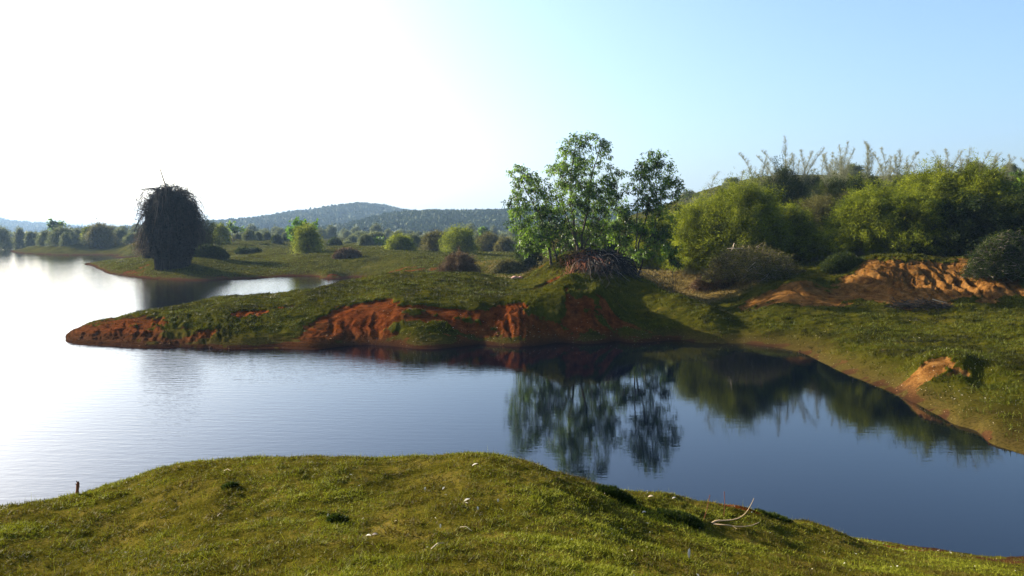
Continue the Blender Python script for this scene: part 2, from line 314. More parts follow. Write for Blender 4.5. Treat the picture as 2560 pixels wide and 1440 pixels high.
def field(x, y):
    """final ground height and soil / dry-grass masks"""
    H0_ = H0(x, y); z = H0_.copy(); soil = soil_mask(x, y, z)
    nz = fbm(x, y * 1.6, 1.7, 5, 11, .65) * .8
    nearf = ss(15, 20, y)
    s = soil + nz * 1.5 * np.minimum(1, soil * 1.5)
    s = ss(.40, .62, s)
    dist = np.clip(y, 3, 200)
    land = ss(-.3, .15, z)
    # cut banks: bare earth lies lower than the turf around it
    z = z - s * land * nearf * .14 * ss(.25, .9, z) * (y < 75)
    # rolling and clumpy turf
    z = z + land * ss(14, 30, y) * (fbm(x, y, 5.0, 3, 3) * .20 * ss(.3, 1.2, z) + fbm(x, y * 1.5, 1.0, 4, 8, .6) * .15 * (1 - .5 * s) * ss(.1, .5, z))
    z = z + ss(100, 150, y) * ss(.6, 1.8, z) * fbm(x, y, 18, 3, 21) * 1.1
    z = np.where(H0_ > .02, np.maximum(z, np.minimum(H0_, .05 + .1 * H0_)), z)
    # gullies running down the earth faces
    for (px, py, zz, rx, ry, wl, amp, shear) in [(2250,712,2.2,3.2,2.8,1.0,.42,.5),(2390,712,2.25,2.8,2.8,1.1,.5,-.10),(1960,740,1.5,2.2,2.4,.7,.16,.35),(880,820,.7,2.4,2.4,1.1,.16,.15),(1270,815,.7,1.6,2,.6,.16,0.1),(300,835,.4,5,3.4,.8,.26,.5),(470,845,.4,2,1.6,.7,.25,.3),(610,785,1.1,1.6,1.4,.6,.15,.3),(1450,800,.9,2.4,1.6,.9,.08,0)]:
        cx, cy, _ = at_z(px, py, zz); I = np.nonzero((np.abs(x - cx) < 1.5 * rx) & (np.abs(y - cy) < 1.5 * ry))
        if not len(I[0]): continue
        xl, yl, zl = x[I], y[I], z[I]; g = np.maximum(np.exp(-(((xl - cx) / rx) ** 2 + ((yl - cy) / ry) ** 2)) - .12, 0)
        q = (xl - cx) + shear * (yl - cy) + .35 * fbm(xl, yl, 1.4, 2, int(px)) + .14 * fbm(xl, yl, .4, 2, int(px) + 5)
        r = np.abs(perlin(q / wl, (yl - cy) / 9.0, int(px) + 3)); r2 = np.abs(perlin(q / wl * 2.3, (yl - cy) / 5.0, int(px) + 9))
        zl = zl - g * amp * ((1 - ss(0, .30, r)) + .4 * (1 - ss(0, .3, r2))) * ss(.1, .5, zl) + g * amp * .16 * fbm(xl, yl, .5, 3, int(px) + 1)
        z[I] = zl
    # water level terraces
    tz = (.35 * s + (1 - ss(.25, .6, z))) * ss(.0, .08, z) * nearf * (y < 42) * (1 - .85 * ss(6, 10, x))
    z = z + tz * .026 * np.sin((z + .02 * fbm(x, y, 3, 2, 4)) * 2 * math.pi / .085)
    # near turf
    nf = 1 - ss(14, 17, y)
    z = z + nf * (fbm(x, y, 1.6, 2, 41) * .025 + fbm(x, y, .32, 3, 42) * .032 * ss(.05, .3, z) + fbm(x, y, .1, 2, 44) * .012)
    for (px, py, zz, rx, ry, dp) in [(1535,1243,1.75,.24,.16,.16),(1700,1297,1.5,.26,.14,.15),(1590,1250,1.7,.14,.1,.07),(1950,1300,1.0,.3,.15,.1),(840,1308,2.45,.14,.09,.06)]:
        z = z - blob(x, y, px, py, zz, rx, ry, 1.2) * dp
    dry = ss(.35, .7, blob(x, y, 1720, 680, 2.2, 6, 7) + .8 * blob(x, y, 1300, 655, 2, 8, 12) + .8 * blob(x, y, 1780, 720, 1.6, 3, 4) + .4 * blob(x, y, 2170, 645, 3.3, 5, 5) + .7 * blob(x, y, 1290, 690, 2.1, 3, 3) + fbm(x, y, 4, 3, 77) * .35)
    return z, s, dry

def H(x, y):
    z, s, d = field(np.atleast_1d(np.asarray(x, float)), np.atleast_1d(np.asarray(y, float))); return z
def hit(px, py, zmin=0.0):
    """where the line of sight through a photo pixel meets the ground"""
    d = ray(px, py); ys = np.concatenate([np.arange(3, 60, .05), np.arange(60, 430, .3)]); t = ys / d[1]
    zr = CAM_H + d[2] * t; zz = np.maximum(H0(d[0] * t, ys), zmin); k = np.argmax(zr <= zz)
    if not (zr <= zz).any(): return None
    x, y = d[0] * t[k], ys[k]; return np.array([x, y, float(H(x, y)[0])])
def on(px, y):
    x = (px - 1280) / FPX * y; return np.array([x, y, float(H(x, y)[0])])

# ------------------------------------------------------------------ ground sheet
ys = np.concatenate([np.linspace(-6.5, 2.8, 14)[:-1], np.arange(2.8, 13.5, .036), np.arange(13.5, 18, .12), np.arange(18, 33, .10), np.arange(33, 58, .075), np.arange(58, 112, .25), 112 * 1.0095 ** np.arange(0, 141)])
us = np.concatenate([np.linspace(-1.0, -.68, 60)[:-1], np.linspace(-.68, .68, 1250), np.linspace(.68, 1.0, 60)[1:]])
UU, YY = np.meshgrid(us, ys); XX = UU * (YY + 7.5)
ZZ, SS_, DD = field(XX, YY)
# rim drops so that no edge shows
nr, nc = XX.shape
idx = np.arange(nr * nc).reshape(nr, nc)
Q = np.stack([idx[:-1, :-1], idx[:-1, 1:], idx[1:, 1:], idx[1:, :-1]], -1).reshape(-1, 4)
deep = (ZZ < -.9); dq = (deep[:-1, :-1] & deep[:-1, 1:] & deep[1:, 1:] & deep[1:, :-1]).ravel()
gm_ = build_mesh('ground', np.stack([XX, YY, ZZ], -1).reshape(-1, 3), [Q[~dq]], {'soil': SS_.ravel(), 'dry': DD.ravel()}, smooth=True)
m, t, b = newmat('ground_soil_and_turf')
pos = geomcoord(t)
sep = t.nodes.new('ShaderNodeSeparateXYZ'); t.links.new(pos, sep.inputs[0])
n1 = noise(t, pos, .35, 5); n2 = noise(t, pos, 2.4, 5, .65); n3 = noise(t, pos, 14, 4, .7); n4 = noise(t, pos, 60, 3, .7)
gf = math_(t, 'ADD', math_(t, 'MULTIPLY', n1, .45), math_(t, 'ADD', math_(t, 'MULTIPLY', n2, .35), math_(t, 'MULTIPLY', n3, .25)))
grass = ramp(t, gf, [(.38, (.007, .006, .0015)), (.46, (.020, .019, .002)), (.56, (.038, .037, .003)), (.66, (.062, .050, .008))])
soilc = ramp(t, math_(t, 'ADD', math_(t, 'MULTIPLY', n2, .6), math_(t, 'MULTIPLY', n3, .4)), [(.36, (.022, .005, .0015)), (.5, (.085, .020, .004)), (.64, (.16, .048, .012))])
right = math_(t, 'SMOOTH_MIN', 1.0, math_(t, 'MAXIMUM', 0.0, math_(t, 'MULTIPLY', math_(t, 'SUBTRACT', sep.outputs[0], 5.0), .2)), .1)
soilr = ramp(t, math_(t, 'ADD', math_(t, 'MULTIPLY', n2, .6), math_(t, 'MULTIPLY', n3, .4)), [(.36, (.034, .013, .003)), (.5, (.115, .050, .012)), (.64, (.20, .10, .028))])
soilc = mixc(t, right, soilc, soilr)
scruf = t.nodes.new('ShaderNodeMapRange'); scruf.inputs[1].default_value = .50; scruf.inputs[2].default_value = .62; t.links.new(math_(t, 'ADD', math_(t, 'MULTIPLY', n3, .55), math_(t, 'MULTIPLY', n1, .45)), scruf.inputs[0])
soilc = mixc(t, math_(t, 'MULTIPLY', scruf.outputs[0], math_(t, 'SUBTRACT', .75, math_(t, 'MULTIPLY', right, .4))), soilc, (.028, .020, .006))
# low ground by the cove is trampled and brown
low = math_(t, 'SUBTRACT', 1.0, math_(t, 'MINIMUM', 1.0, math_(t, 'MAXIMUM', 0.0, math_(t, 'MULTIPLY', math_(t, 'SUBTRACT', sep.outputs[2], .12), 2.2))))
soilc = mixc(t, math_(t, 'MULTIPLY', low, .8), soilc, ramp(t, n3, [(.35, (.022, .010, .004)), (.65, (.075, .038, .014))]))
# damp belt just above the water
damp = math_(t, 'MULTIPLY', math_(t, 'SUBTRACT', 1.0, math_(t, 'MINIMUM', 1.0, math_(t, 'MAXIMUM', 0.0, math_(t, 'MULTIPLY', sep.outputs[2], 3.5)))), .85)
soilc = mixc(t, damp, soilc, (.022, .010, .006))
sf = math_(t, 'ADD', attr(t, 'soil'), math_(t, 'MULTIPLY', math_(t, 'SUBTRACT', n3, .5), .9))
rr = t.nodes.new('ShaderNodeMapRange'); rr.inputs[1].default_value = .4; rr.inputs[2].default_value = .6; t.links.new(sf, rr.inputs[0])
dryc = ramp(t, n3, [(.3, (.06, .038, .010)), (.6, (.15, .10, .032))])
gcol = mixc(t, math_(t, 'MULTIPLY', attr(t, 'dry'), .75), grass, dryc)
# under the near turf: litter and bare earth
under = ramp(t, math_(t, 'ADD', math_(t, 'MULTIPLY', n2, .5), math_(t, 'MULTIPLY', n4, .5)), [(.36, (.018, .016, .002)), (.5, (.050, .044, .005)), (.64, (.11, .078, .016))])
isnear = math_(t, 'SUBTRACT', 1.0, math_(t, 'MINIMUM', 1.0, math_(t, 'MAXIMUM', 0.0, math_(t, 'MULTIPLY', math_(t, 'SUBTRACT', sep.outputs[1], 15.0), .5))))
gcol = mixc(t, math_(t, 'MULTIPLY', low, .8), gcol, ramp(t, n3, [(.35, (.022, .015, .004)), (.65, (.065, .045, .013))]))
gcol = mixc(t, isnear, gcol, under)
col = mixc(t, rr.outputs[0], gcol, soilc)
t.links.new(col, b.inputs['Base Color']); b.inputs['Roughness'].default_value = 1; b.inputs['Specular IOR Level'].default_value = 0
bp = t.nodes.new('ShaderNodeBump'); bp.inputs['Strength'].default_value = .7; bp.inputs['Distance'].default_value = .05
t.links.new(math_(t, 'ADD', n3, math_(t, 'MULTIPLY', n4, .5)), bp.inputs['Height']); t.links.new(bp.outputs[0], b.inputs['Normal'])
GROUND = m
tag(link('ground', gm_, m), 'rolling lakeside land of green turf with bare red earth banks', 'ground', kind='structure')
# far plain behind, reaching the horizon
nn = 90; fy = 405 * (9000 / 405.) ** (np.linspace(0, 1, nn)); fu = np.linspace(-1.6, 1.6, 120)
FU, FY = np.meshgrid(fu, fy); FX = FU * (FY + 7.5); FZ = 2.6 + fbm(FX, FY, 60, 3, 9) * 1.2
fi = np.arange(FX.size).reshape(FX.shape)
fm = build_mesh('plain', np.stack([FX, FY, FZ], -1).reshape(-1, 3), [np.stack([fi[:-1, :-1], fi[:-1, 1:], fi[1:, 1:], fi[1:, :-1]], -1).reshape(-1, 4)], {'soil': np.zeros(FX.size), 'dry': np.full(FX.size, .5)}, True)
tag(link('plain', fm, GROUND), 'flat scrub land stretching away to the hills', 'ground', kind='structure')

# ------------------------------------------------------------------ water
m, t, b = newmat('lake_water')
b.inputs['Base Color'].default_value = (.0004, .0014, .0045, 1); b.inputs['Roughness'].default_value = .0; b.inputs['IOR'].default_value = 1.333
b.inputs['Specular IOR Level'].default_value = .5
pos = geomcoord(t)
sep = t.nodes.new('ShaderNodeSeparateXYZ'); t.links.new(pos, sep.inputs[0])
def mapped(rot, sx, sy):
    mp = t.nodes.new('ShaderNodeMapping'); mp.inputs['Rotation'].default_value = (0, 0, rot); mp.inputs['Scale'].default_value = (sx, sy, 1)
    t.links.new(pos, mp.inputs[0]); return mp.outputs[0]
wv = t.nodes.new('ShaderNodeTexWave'); wv.wave_type = 'BANDS'; wv.bands_direction = 'Y'; wv.inputs['Scale'].default_value = .55
wv.inputs['Distortion'].default_value = 3.0; wv.inputs['Detail'].default_value = 2; wv.inputs['Detail Scale'].default_value = .6
t.links.new(mapped(R(12), .35, 1.6), wv.inputs[0])
na = noise(t, mapped(R(10), .9, 3.2), 1.1, 4, .55, .6); nb = noise(t, mapped(R(-6), 2.0, 6.0), 1.6, 3, .5)
gust = noise(t, mapped(0, .05, .09), 1.0, 2)
# breeze: strong over the open lake, faint in the sheltered cove
br = t.nodes.new('ShaderNodeMapRange'); br.inputs[1].default_value = -9; br.inputs[2].default_value = 1; br.inputs[3].default_value = .5; br.inputs[4].default_value = .055
t.links.new(sep.outputs[0], br.inputs[0])
hgt = math_(t, 'ADD', math_(t, 'MULTIPLY', wv.outputs['Fac'], .05), math_(t, 'ADD', math_(t, 'MULTIPLY', na, .5), math_(t, 'MULTIPLY', nb, .35)))
bp = t.nodes.new('ShaderNodeBump'); bp.inputs['Distance'].default_value = .05
t.links.new(math_(t, 'MULTIPLY', br.outputs[0], math_(t, 'ADD', .25, math_(t, 'MULTIPLY', gust, .75))), bp.inputs['Strength'])
t.links.new(hgt, bp.inputs['Height']); t.links.new(bp.outputs[0], b.inputs['Normal'])
wm = build_mesh('lake', np.array([(-900, -40, 0), (400, -40, 0), (400, 415, 0), (-900, 415, 0)]), [np.array([[0, 1, 2, 3]])])
tag(link('lake', wm, m), 'calm lake water mirroring sky and trees', 'lake', kind='structure')

# ------------------------------------------------------------------ hills
def ridge(profile, y, depth, name, label, seed, rough, nfor, fsz):
    """profile: photo pixels of the skyline, ridge stands at distance y"""
    xs = np.array([at_y(a, b, y)[0] for a, b in profile]); zs = np.array([at_y(a, b, y)[2] for a, b in profile])
    gx = np.linspace(xs[0], xs[-1], 260); gy = np.linspace(-1, .8, 60)
    base = np.interp(gx, xs, zs)
    for _ in range(3): base = np.convolve(np.pad(base, 3, 'edge'), np.ones(7) / 7, 'valid')
    def hz(x, v):
        b0 = np.interp(x, gx, base); f = np.cos(np.clip(v, -1, 1) * math.pi / 2) ** 1.15
        yy = y + v * depth
        return 2 + (b0 - 2) * f + rough * fbm(x, yy, depth * .4, 4, seed) * (b0 - 2) * f * (1 - np.exp(-(v / .22) ** 2)), yy
    X, Vv = np.meshgrid(gx, gy); Z, Yw = hz(X, Vv)
    ii = np.arange(X.size).reshape(X.shape)
    me = build_mesh(name, np.stack([X, Yw, Z], -1).reshape(-1, 3), [np.stack([ii[:-1, :-1], ii[:-1, 1:], ii[1:, 1:], ii[1:, :-1]], -1).reshape(-1, 4)], {'soil': np.zeros(X.size), 'dry': np.full(X.size, .2)}, True)
    tag(link(name, me, M['hill']), label, 'hill', kind='structure')
    if nfor:
        x = rng.uniform(xs[0], xs[-1], nfor); v = -np.abs(rng.uniform(-.12, .95, nfor)); z, yw = hz(x, v)
        den = fbm(x, yw, 60, 3, seed + 4) > -.25; x, yw, z = x[den], yw[den], z[den]
        g = Geo(); r = fsz * rng.uniform(.5, 1.2, len(x)); k = 16; tv = rng.uniform(.35, .65, len(x))
        d = rng.normal(size=(len(x), k, 3)); d /= np.linalg.norm(d, axis=2, keepdims=True); d[..., 2] = np.abs(d[..., 2]) * .8
        C = np.stack([x, yw, z + r * .35], -1)[:, None] + d * r[:, None, None] * .8
        g.leaves(C.reshape(-1, 3), rng.normal(size=(len(x) * k, 3)), np.repeat(r, k) * 1.0, np.repeat(r, k) * .9, np.repeat(tv, k))
        return g
m, t, b = newmat('hill_scrub'); p = geomcoord(t)
t.links.new(ramp(t, noise(t, p, .02, 6, .7), [(.35, (.03, .045, .018)), (.5, (.06, .07, .03)), (.68, (.12, .10, .055))]), b.inputs['Base Color']); b.inputs['Roughness'].default_value = 1
M['hill'] = m
g1 = ridge([(470,586),(560,578),(640,566),(720,556),(800,541),(850,533),(885,525),(940,524),(975,529),(1010,540),(1060,546),(1150,550),(1250,552),(1400,556),(1600,575)], 1250, 420, 'hill', 'blue wooded hill with rounded summit on the skyline', 3, .25, 26000, 5.5)
g2 = ridge([(840,590),(900,584),(950,570),(990,556),(1030,546),(1100,543),(1180,543),(1250,543),(1300,539),(1400,540),(1550,545),(1700,545),(1850,560)], 780, 260, 'hill', 'nearer brown and green wooded ridge behind the main trees', 5, .2, 22000, 4)
g3 = ridge([(-900,530),(-500,528),(-200,535),(0,541),(70,544),(140,550),(220,557),(270,566),(300,583)], 3600, 900, 'hill', 'pale blue ridge far off beyond the left lake shore', 7, .12, 0, 8)
g3 = ridge([(285,583),(300,562),(315,557),(350,556),(420,556),(520,562),(560,575),(590,584)], 3300, 700, 'hill', 'pale blue low ridge behind the dark bare clump', 9, .1, 0, 8)
g3 = ridge([(-500,548),(-100,556),(0,560),(60,568),(150,575),(260,583)], 2000, 500, 'hill', 'blue grey foothill at the left edge before the palest ridge', 13, .12, 6000, 9)
for g, nm, lb in ((g1, 'hill_forest', 'dense dark woodland covering the blue rounded hill'), (g2, 'hill_forest', 'patchy woodland on the nearer ridge'), (g3, 'hill_forest', 'woodland on the left foothill')):
    tag(link(nm, g.mesh(nm), M['forest']), lb, 'forest', kind='stuff')

# ------------------------------------------------------------------ vegetation builders
def spray_bush(w_, h_, ns, nl, ll, lw, seed, droop=.25, lump=.25, t0=.4, stems=True, tl=0.0, upright=0.0, jit=.02):
    """fountain of thin arching stems with small leaves; base at origin"""
    global rng
    old = rng; rng = np.random.default_rng(seed)
    az = rng.uniform(0, 2 * math.pi, ns); el = np.arcsin(rng.uniform(.02, 1, ns) ** .8)
    rr_ = 1 + lump * fbm(az * 2.2 + 10, el * 3, 1.0, 3, seed) * 1.6 + rng.normal(0, .06, ns)
    rr_ = np.where(rng.uniform(0, 1, ns) < .10, np.clip(rr_ * 1.12, .3, 1.3), np.clip(rr_, .3, 1.1))
    E = np.stack([np.cos(az) * np.cos(el) * w_ / 2 * rr_, np.sin(az) * np.cos(el) * w_ / 2 * rr_, np.sin(el) * h_ * rr_], 1)
    B = np.stack([rng.normal(0, w_ * .09, ns), rng.normal(0, w_ * .09, ns), np.zeros(ns)], 1)
    E[:, 2] = np.maximum(E[:, 2], h_ * .05)
    Mi = (B + E) / 2; Mi[:, 2] = B[:, 2] + (E[:, 2] + h_ * droop) * .85; Mi[:, :2] = B[:, :2] + (E[:, :2] - B[:, :2]) * .42
    def bez(t_): return (1 - t_) ** 2 * B[:, None] + 2 * t_ * (1 - t_) * Mi[:, None] + t_ ** 2 * E[:, None]
    gs = Geo(); gl = Geo()
    if stems:
        tt = np.linspace(0, 1, 6)[None, :, None]; P = bez(tt)
        gs.tubes(P, np.linspace(1, .25, 6)[None] * lw * .35, 3, rng.uniform(.2, .8, ns))
    tt = t0 + (1 - t0) * rng.uniform(0, 1, (ns, nl, 1)) ** .8
    P = bez(tt); tang = 2 * (1 - tt) * (Mi - B)[:, None] + 2 * tt * (E - Mi)[:, None]
    tang /= np.linalg.norm(tang, axis=2, keepdims=True) + 1e-9
    sp = (w_ + h_) * jit
    P = P + rng.normal(0, 1, P.shape) * sp * (.5 + tt)
    D = tang * .8 + rng.normal(0, .55, P.shape) + np.array([0, 0, -.15 + upright])
    tint = np.clip(rng.normal(.5 + tl, .16, (ns, 1)) + rng.normal(0, .12, (ns, nl)), 0, 1)
    P[..., 2] = np.maximum(P[..., 2], .05)
    gl.leaves(P.reshape(-1, 3), D.reshape(-1, 3), ll * rng.uniform(.6, 1.3, ns * nl), lw * rng.uniform(.6, 1.3, ns * nl), tint.ravel())
    rng = old
    return gs, gl
def plume(base, top, seed, sc=1.0, dens=26):
    """a tall sparse culm with feathery side twigs"""
    r_ = np.random.default_rng(seed); g = Geo()
    base = np.array(base, float); top = np.array(top, float); L = np.linalg.norm(top - base)
    side = r_.normal(size=3) * [1, 1, 0] * L * .11
    tt = np.linspace(0, 1, 9)[:, None]
    P = base * (1 - tt) + top * tt + side * np.sin(tt * math.pi)
    g.tubes(P[None], (np.linspace(.022, .006, 9) * sc)[None], 3, .5)
    k = int(dens * L / 3); t_ = r_.uniform(.12, 1, k); S = np.stack([np.interp(t_, tt[:, 0], P[:, j]) for j in range(3)], 1)
    ln = (1.0 - .8 * t_) * r_.uniform(.25, .75, k) * sc; a = r_.uniform(0, 6.28, k)
    d = np.stack([np.cos(a), np.sin(a), r_.uniform(.6, 1.7, k)], 1) * .8; E = S + d * ln[:, None]
    Mm = (S + E) / 2 + np.array([0, 0, .1]) * ln[:, None]; 
    g.tubes(np.stack([S, Mm, E], 1), np.array([[.007, .005, .002]]) * sc, 3, .5)
    n2_ = k * 10; j = r_.integers(0, k, n2_); f = r_.uniform(.25, 1, n2_)[:, None]
    C = S[j] * (1 - f) + E[j] * f + r_.normal(0, .05, (n2_, 3))
    g.leaves(C, r_.normal(size=(n2_, 3)) + [0, 0, -.3], .10 * sc, .011 * sc, .7)
    return g

def leafy_tree(name, label, base, stems, blobs, seed, ncl=70, nleaf=60, crad=.42, ll=.18, lw=.062, mat='tree', trunk_r=.09, tl=0):
    """stems: list of polylines (world); blobs: crown ellipsoids (cx,cy,cz,rx,ry,rz)"""
    global rng
    old = rng; rng = np.random.default_rng(seed)
    root = thing(name, label, 'tree', base)
    base = np.array(base, float)
    nodes = []
    for s_i, st in enumerate(stems):
        st = np.array(st, float) - base; tt = np.linspace(0, 1, 12); tk = np.linspace(0, 1, len(st))
        P = np.stack([np.interp(tt, tk, st[:, j]) for j in range(3)], 1)
        for _ in range(2): P[1:-1] = (P[:-2] + P[1:-1] * 2 + P[2:]) / 4
        P[1:-1] += rng.normal(0, .05, (10, 3)) * [1, 1, .3]
        g = Geo(); r0 = trunk_r * (1 if s_i == 0 else rng.uniform(.6, .9))
        Rr = r0 * (1 - .82 * tt ** .8); Rr[0] *= 1.35
        g.tubes(P[None], Rr[None], 7, .5)
        link('trunk', g.mesh('trunk', True), M['bark'], root)
        for q, r_ in zip(P[3:], Rr[3:]): nodes.append((*q, r_))
    nodes = np.array(nodes)
    vol = np.array([b[3] * b[4] * b[5] for b in blobs]) ** .75; cnt = np.maximum(3, (vol / vol.sum() * ncl)).astype(int)
    C = []
    for b_, c_ in zip(blobs, cnt):
        d = rng.normal(size=(c_, 3)); d /= np.linalg.norm(d, axis=1, keepdims=True)
        C.append(np.array(b_[:3]) - base + d * np.array(b_[3:]) * rng.uniform(.25, 1.0, (c_, 1)) ** .6)
    C = np.concatenate(C)
    gb = Geo(); gl = Geo()
    # each leaf cluster hangs from a branch off the closest stem node below it
    dist = np.linalg.norm(C[:, None] - nodes[None, :, :3], axis=2) + np.where(nodes[None, :, 2] > C[:, None, 2] - .2, 3.0, 0)
    # grow in order of distance so branches fork from earlier branches
    order = np.argsort(dist.min(1)); tips = nodes.copy()
    for i in order:
        c = C[i]; dd = np.linalg.norm(tips[:, :3] - c, axis=1) + np.where(tips[:, 2] > c[2] - .12, 2.5, 0) + (tips[:, 3] < .008) * .5
        s_ = tips[np.argmin(dd)]; L = np.linalg.norm(c - s_[:3])
        mid = (s_[:3] * .5 + c * .5) + np.array([0, 0, -.08 * L]) + rng.normal(0, .06 * L, 3)
        r1 = max(.007, s_[3] * .5)
        tt = np.linspace(0, 1, 5)[:, None]; P = (1 - tt) ** 2 * s_[:3] + 2 * tt * (1 - tt) * mid + tt ** 2 * c
        gb.tubes(P[None], np.linspace(r1, .005, 5)[None], 4, .5)
        tips = np.vstack([tips, [[*P[2], r1 * .7], [*P[3], r1 * .5], [*c, .006]]])
    n_ = len(C); nt_ = 7
    a = rng.normal(size=(n_, nt_, 3)); a /= np.linalg.norm(a, axis=2, keepdims=True); a[..., 2] = a[..., 2] * .8 + .1
    E = C[:, None] + a * crad * rng.uniform(.6, 1.25, (n_, nt_, 1))
    S = np.broadcast_to(C[:, None], E.shape); md = (S + E) / 2 + [0, 0, .06]
    gb.tubes(np.stack([S, md, E], 2).reshape(-1, 3, 3), np.array([[.006, .005, .003]]), 3, .4)
    per = nleaf // nt_
    f = rng.uniform(.25, 1.08, (n_, nt_, per, 1)); P = S[:, :, None] * (1 - f) + E[:, :, None] * f + [0, 0, .04] + rng.normal(0, .05, (n_, nt_, per, 3))
    D = a[:, :, None] * .5 + rng.normal(0, .5, P.shape) + [0, 0, -.75]
    ct = np.clip(rng.normal(.5 + tl, .2, (n_, 1, 1)) + rng.normal(0, .13, (n_, nt_, per)), 0, 1)
    k = n_ * nt_ * per
    gl.leaves(P.reshape(-1, 3), D.reshape(-1, 3), ll * rng.uniform(.6, 1.3, k), lw * rng.uniform(.7, 1.3, k), ct.ravel(), quad=True)
    link('branches', gb.mesh('branches'), M['bark'], root); link('crown', gl.mesh('crown'), M[mat], root)
    rng = old
    return root

# ------------------------------------------------------------------ trees on the mound
def stem_px(pts, y, dy=0):
    return [at_y(a, b, y + (i * dy)) for i, (a, b) in enumerate(pts)]
def blobs_px(bl, y):
    out = []
    for (a, b, rw, rh, *dd) in bl:
        yy = y + (dd[0] if dd else 0); c = at_y(a, b, yy); s = yy / FPX; out.append((c[0], c[1], c[2], rw * s, max(rw * s * .9, .5), rh * s))
    return out
def tree_px(name, label, basepx, y, stems, blobs, seed, **kw):
    b0 = on(basepx, y)
    st = []
    for s_ in stems:
        q = stem_px(s_[1:], y); x = (s_[0] - 1280) / FPX * y
        dy = (random.Random(seed + s_[0]).random() - .5) * .4
        st.append([np.array([x, y + dy, H(x, y + dy)[0] - .12])] + q)
    return leafy_tree(name, label, b0, st, blobs_px(blobs, y), seed, **kw)
tree_px('leafy_tree', 'leafy tree left of the tallest one, two slim trunks at the mound foot', 1385, 50.5,
        [(1378, (1372,600), (1350,540), (1320,480), (1300,430)), (1392, (1380,600), (1375,560), (1365,510), (1345,470))],
        [(1300,440,26,32),(1330,470,45,38),(1310,520,42,45),(1360,510,42,45),(1300,570,30,35),(1340,590,60,40,-.4),(1390,600,40,45,.6),(1290,490,18,30),(1365,560,50,40,.6),(1320,625,30,18),(1400,560,30,35)], 11, ncl=200, nleaf=63, trunk_r=.085)
tree_px('leafy_tree', 'tallest leafy tree, several trunks rising from the mound top', 1450, 52.5,
        [(1446, (1440,600), (1430,530), (1420,450), (1440,380), (1442,345)), (1452, (1455,590), (1468,520), (1475,450), (1490,400), (1500,360)), (1449, (1436,590), (1415,540), (1400,500), (1385,450)), (1456, (1470,600), (1490,560), (1515,510), (1535,470)), (1460, (1480,610), (1505,580), (1520,550))],
        [(1440,365,34,32),(1485,365,38,28),(1510,385,18,22),(1410,385,24,22),(1400,430,42,34),(1460,430,60,45,.5),(1520,450,34,36),(1440,480,65,38,-.5),(1500,490,50,36),(1540,480,16,26),(1490,520,60,30,.7),(1420,520,45,28),(1440,570,45,26,.6),(1500,570,45,32),(1475,600,50,24,.5),(1545,440,14,14)], 12, ncl=320, nleaf=63, trunk_r=.10)
tree_px('leafy_tree', 'slender young tree with a single dark trunk between the mound and the right tree', 1545, 54.5,
        [(1545, (1543,620), (1552,580), (1545,540), (1550,510))],
        [(1545,520,26,26),(1560,560,28,30),(1535,575,25,25),(1555,600,30,18)], 13, ncl=70, nleaf=63, trunk_r=.06)
tree_px('leafy_tree', 'leafy tree right of the mound with open crown and dark forked trunk', 1588, 50.0,
        [(1588, (1590,650), (1600,600), (1622,520), (1640,450), (1648,395)), (1592, (1615,620), (1640,560), (1650,500), (1665,440)), (1586, (1592,610), (1590,540), (1600,460), (1605,420))],
        [(1640,400,28,25),(1620,425,38,32),(1665,440,30,30),(1600,450,30,34),(1640,480,48,30,.5),(1690,460,24,12),(1700,470,12,12),(1690,500,18,20),(1600,510,34,28),(1650,530,40,22),(1610,570,40,28,.4),(1650,580,34,30),(1630,620,40,26),(1575,470,14,20),(1590,640,35,22)], 14, ncl=180, nleaf=63, trunk_r=.085)
tree_px('sapling', 'small leafy sapling drooping over the dry grass right of the mound trees', 1686, 49.0,
        [(1686, (1684,660), (1680,640), (1675,625)), (1684, (1692,665), (1695,650))],
        [(1675,632,22,18),(1690,655,16,16),(1665,645,14,14)], 15, ncl=30, nleaf=49, crad=.3, trunk_r=.03)
# far bright tree and small dark ones on the left
def small_tree(label, px, y, stems, blobs, seed, mat='bright', k=1.0, ncl=40, name='leafy_tree'):
    return tree_px(name, label, px, y, stems, blobs, seed, mat=mat, ncl=ncl, nleaf=49, crad=.7 * k, ll=.4 * k, lw=.2 * k, trunk_r=.14)
small_tree('bright green tree standing behind the round bush on the far meadow', 748, 126, [(748, (745,600), (740,560)), (750, (755,590), (765,565))], [(745,562,20,16),(735,580,18,16),(758,575,18,16),(750,595,26,18),(785,565,12,10)], 21, ncl=60)
small_tree('dark tree with two small lobes rising above the far left scrub', 137, 235, [(137, (136,590), (132,560)), (138, (144,580), (148,565))], [(130,556,7,8),(147,562,10,7),(133,570,7,8)], 22, mat='tree', k=1.5, ncl=26)
small_tree('sparse tree with see-through crown right of the dark bare clump', 583, 175, [(583, (582,590), (578,565)), (585, (592,585), (594,570))], [(577,563,10,8),(592,572,8,6),(607,574,6,5),(583,578,9,5)], 23, mat='tree', k=.9, ncl=22)
small_tree('small dark tree above the yellow bush on the right half of the meadow', 953, 165, [(953, (953,600), (950,590))], [(950,602,13,10),(958,612,12,8)], 24, mat='tree', k=1.0, ncl=22)
small_tree('dark scrubby tree left of the mound trees in front of the ridge', 1212, 190, [(1212, (1212,600), (1208,580))], [(1206,577,9,8),(1216,588,12,9)], 25, mat='tree', k=1.1, ncl=24)
small_tree('broad-leaved tree sticking out above the bamboo at the upper right', 2450, 56, [(2450, (2452,520), (2445,470), (2442,435)), (2452, (2470,500), (2490,460)), (2455, (2500,500), (2535,440))], [(2440,436,18,10),(2455,450,22,10),(2480,465,26,12),(2520,470,30,14),(2540,436,8,6),(2500,490,34,14),(2550,470,16,22)], 26, mat='tree', k=.42, ncl=70)

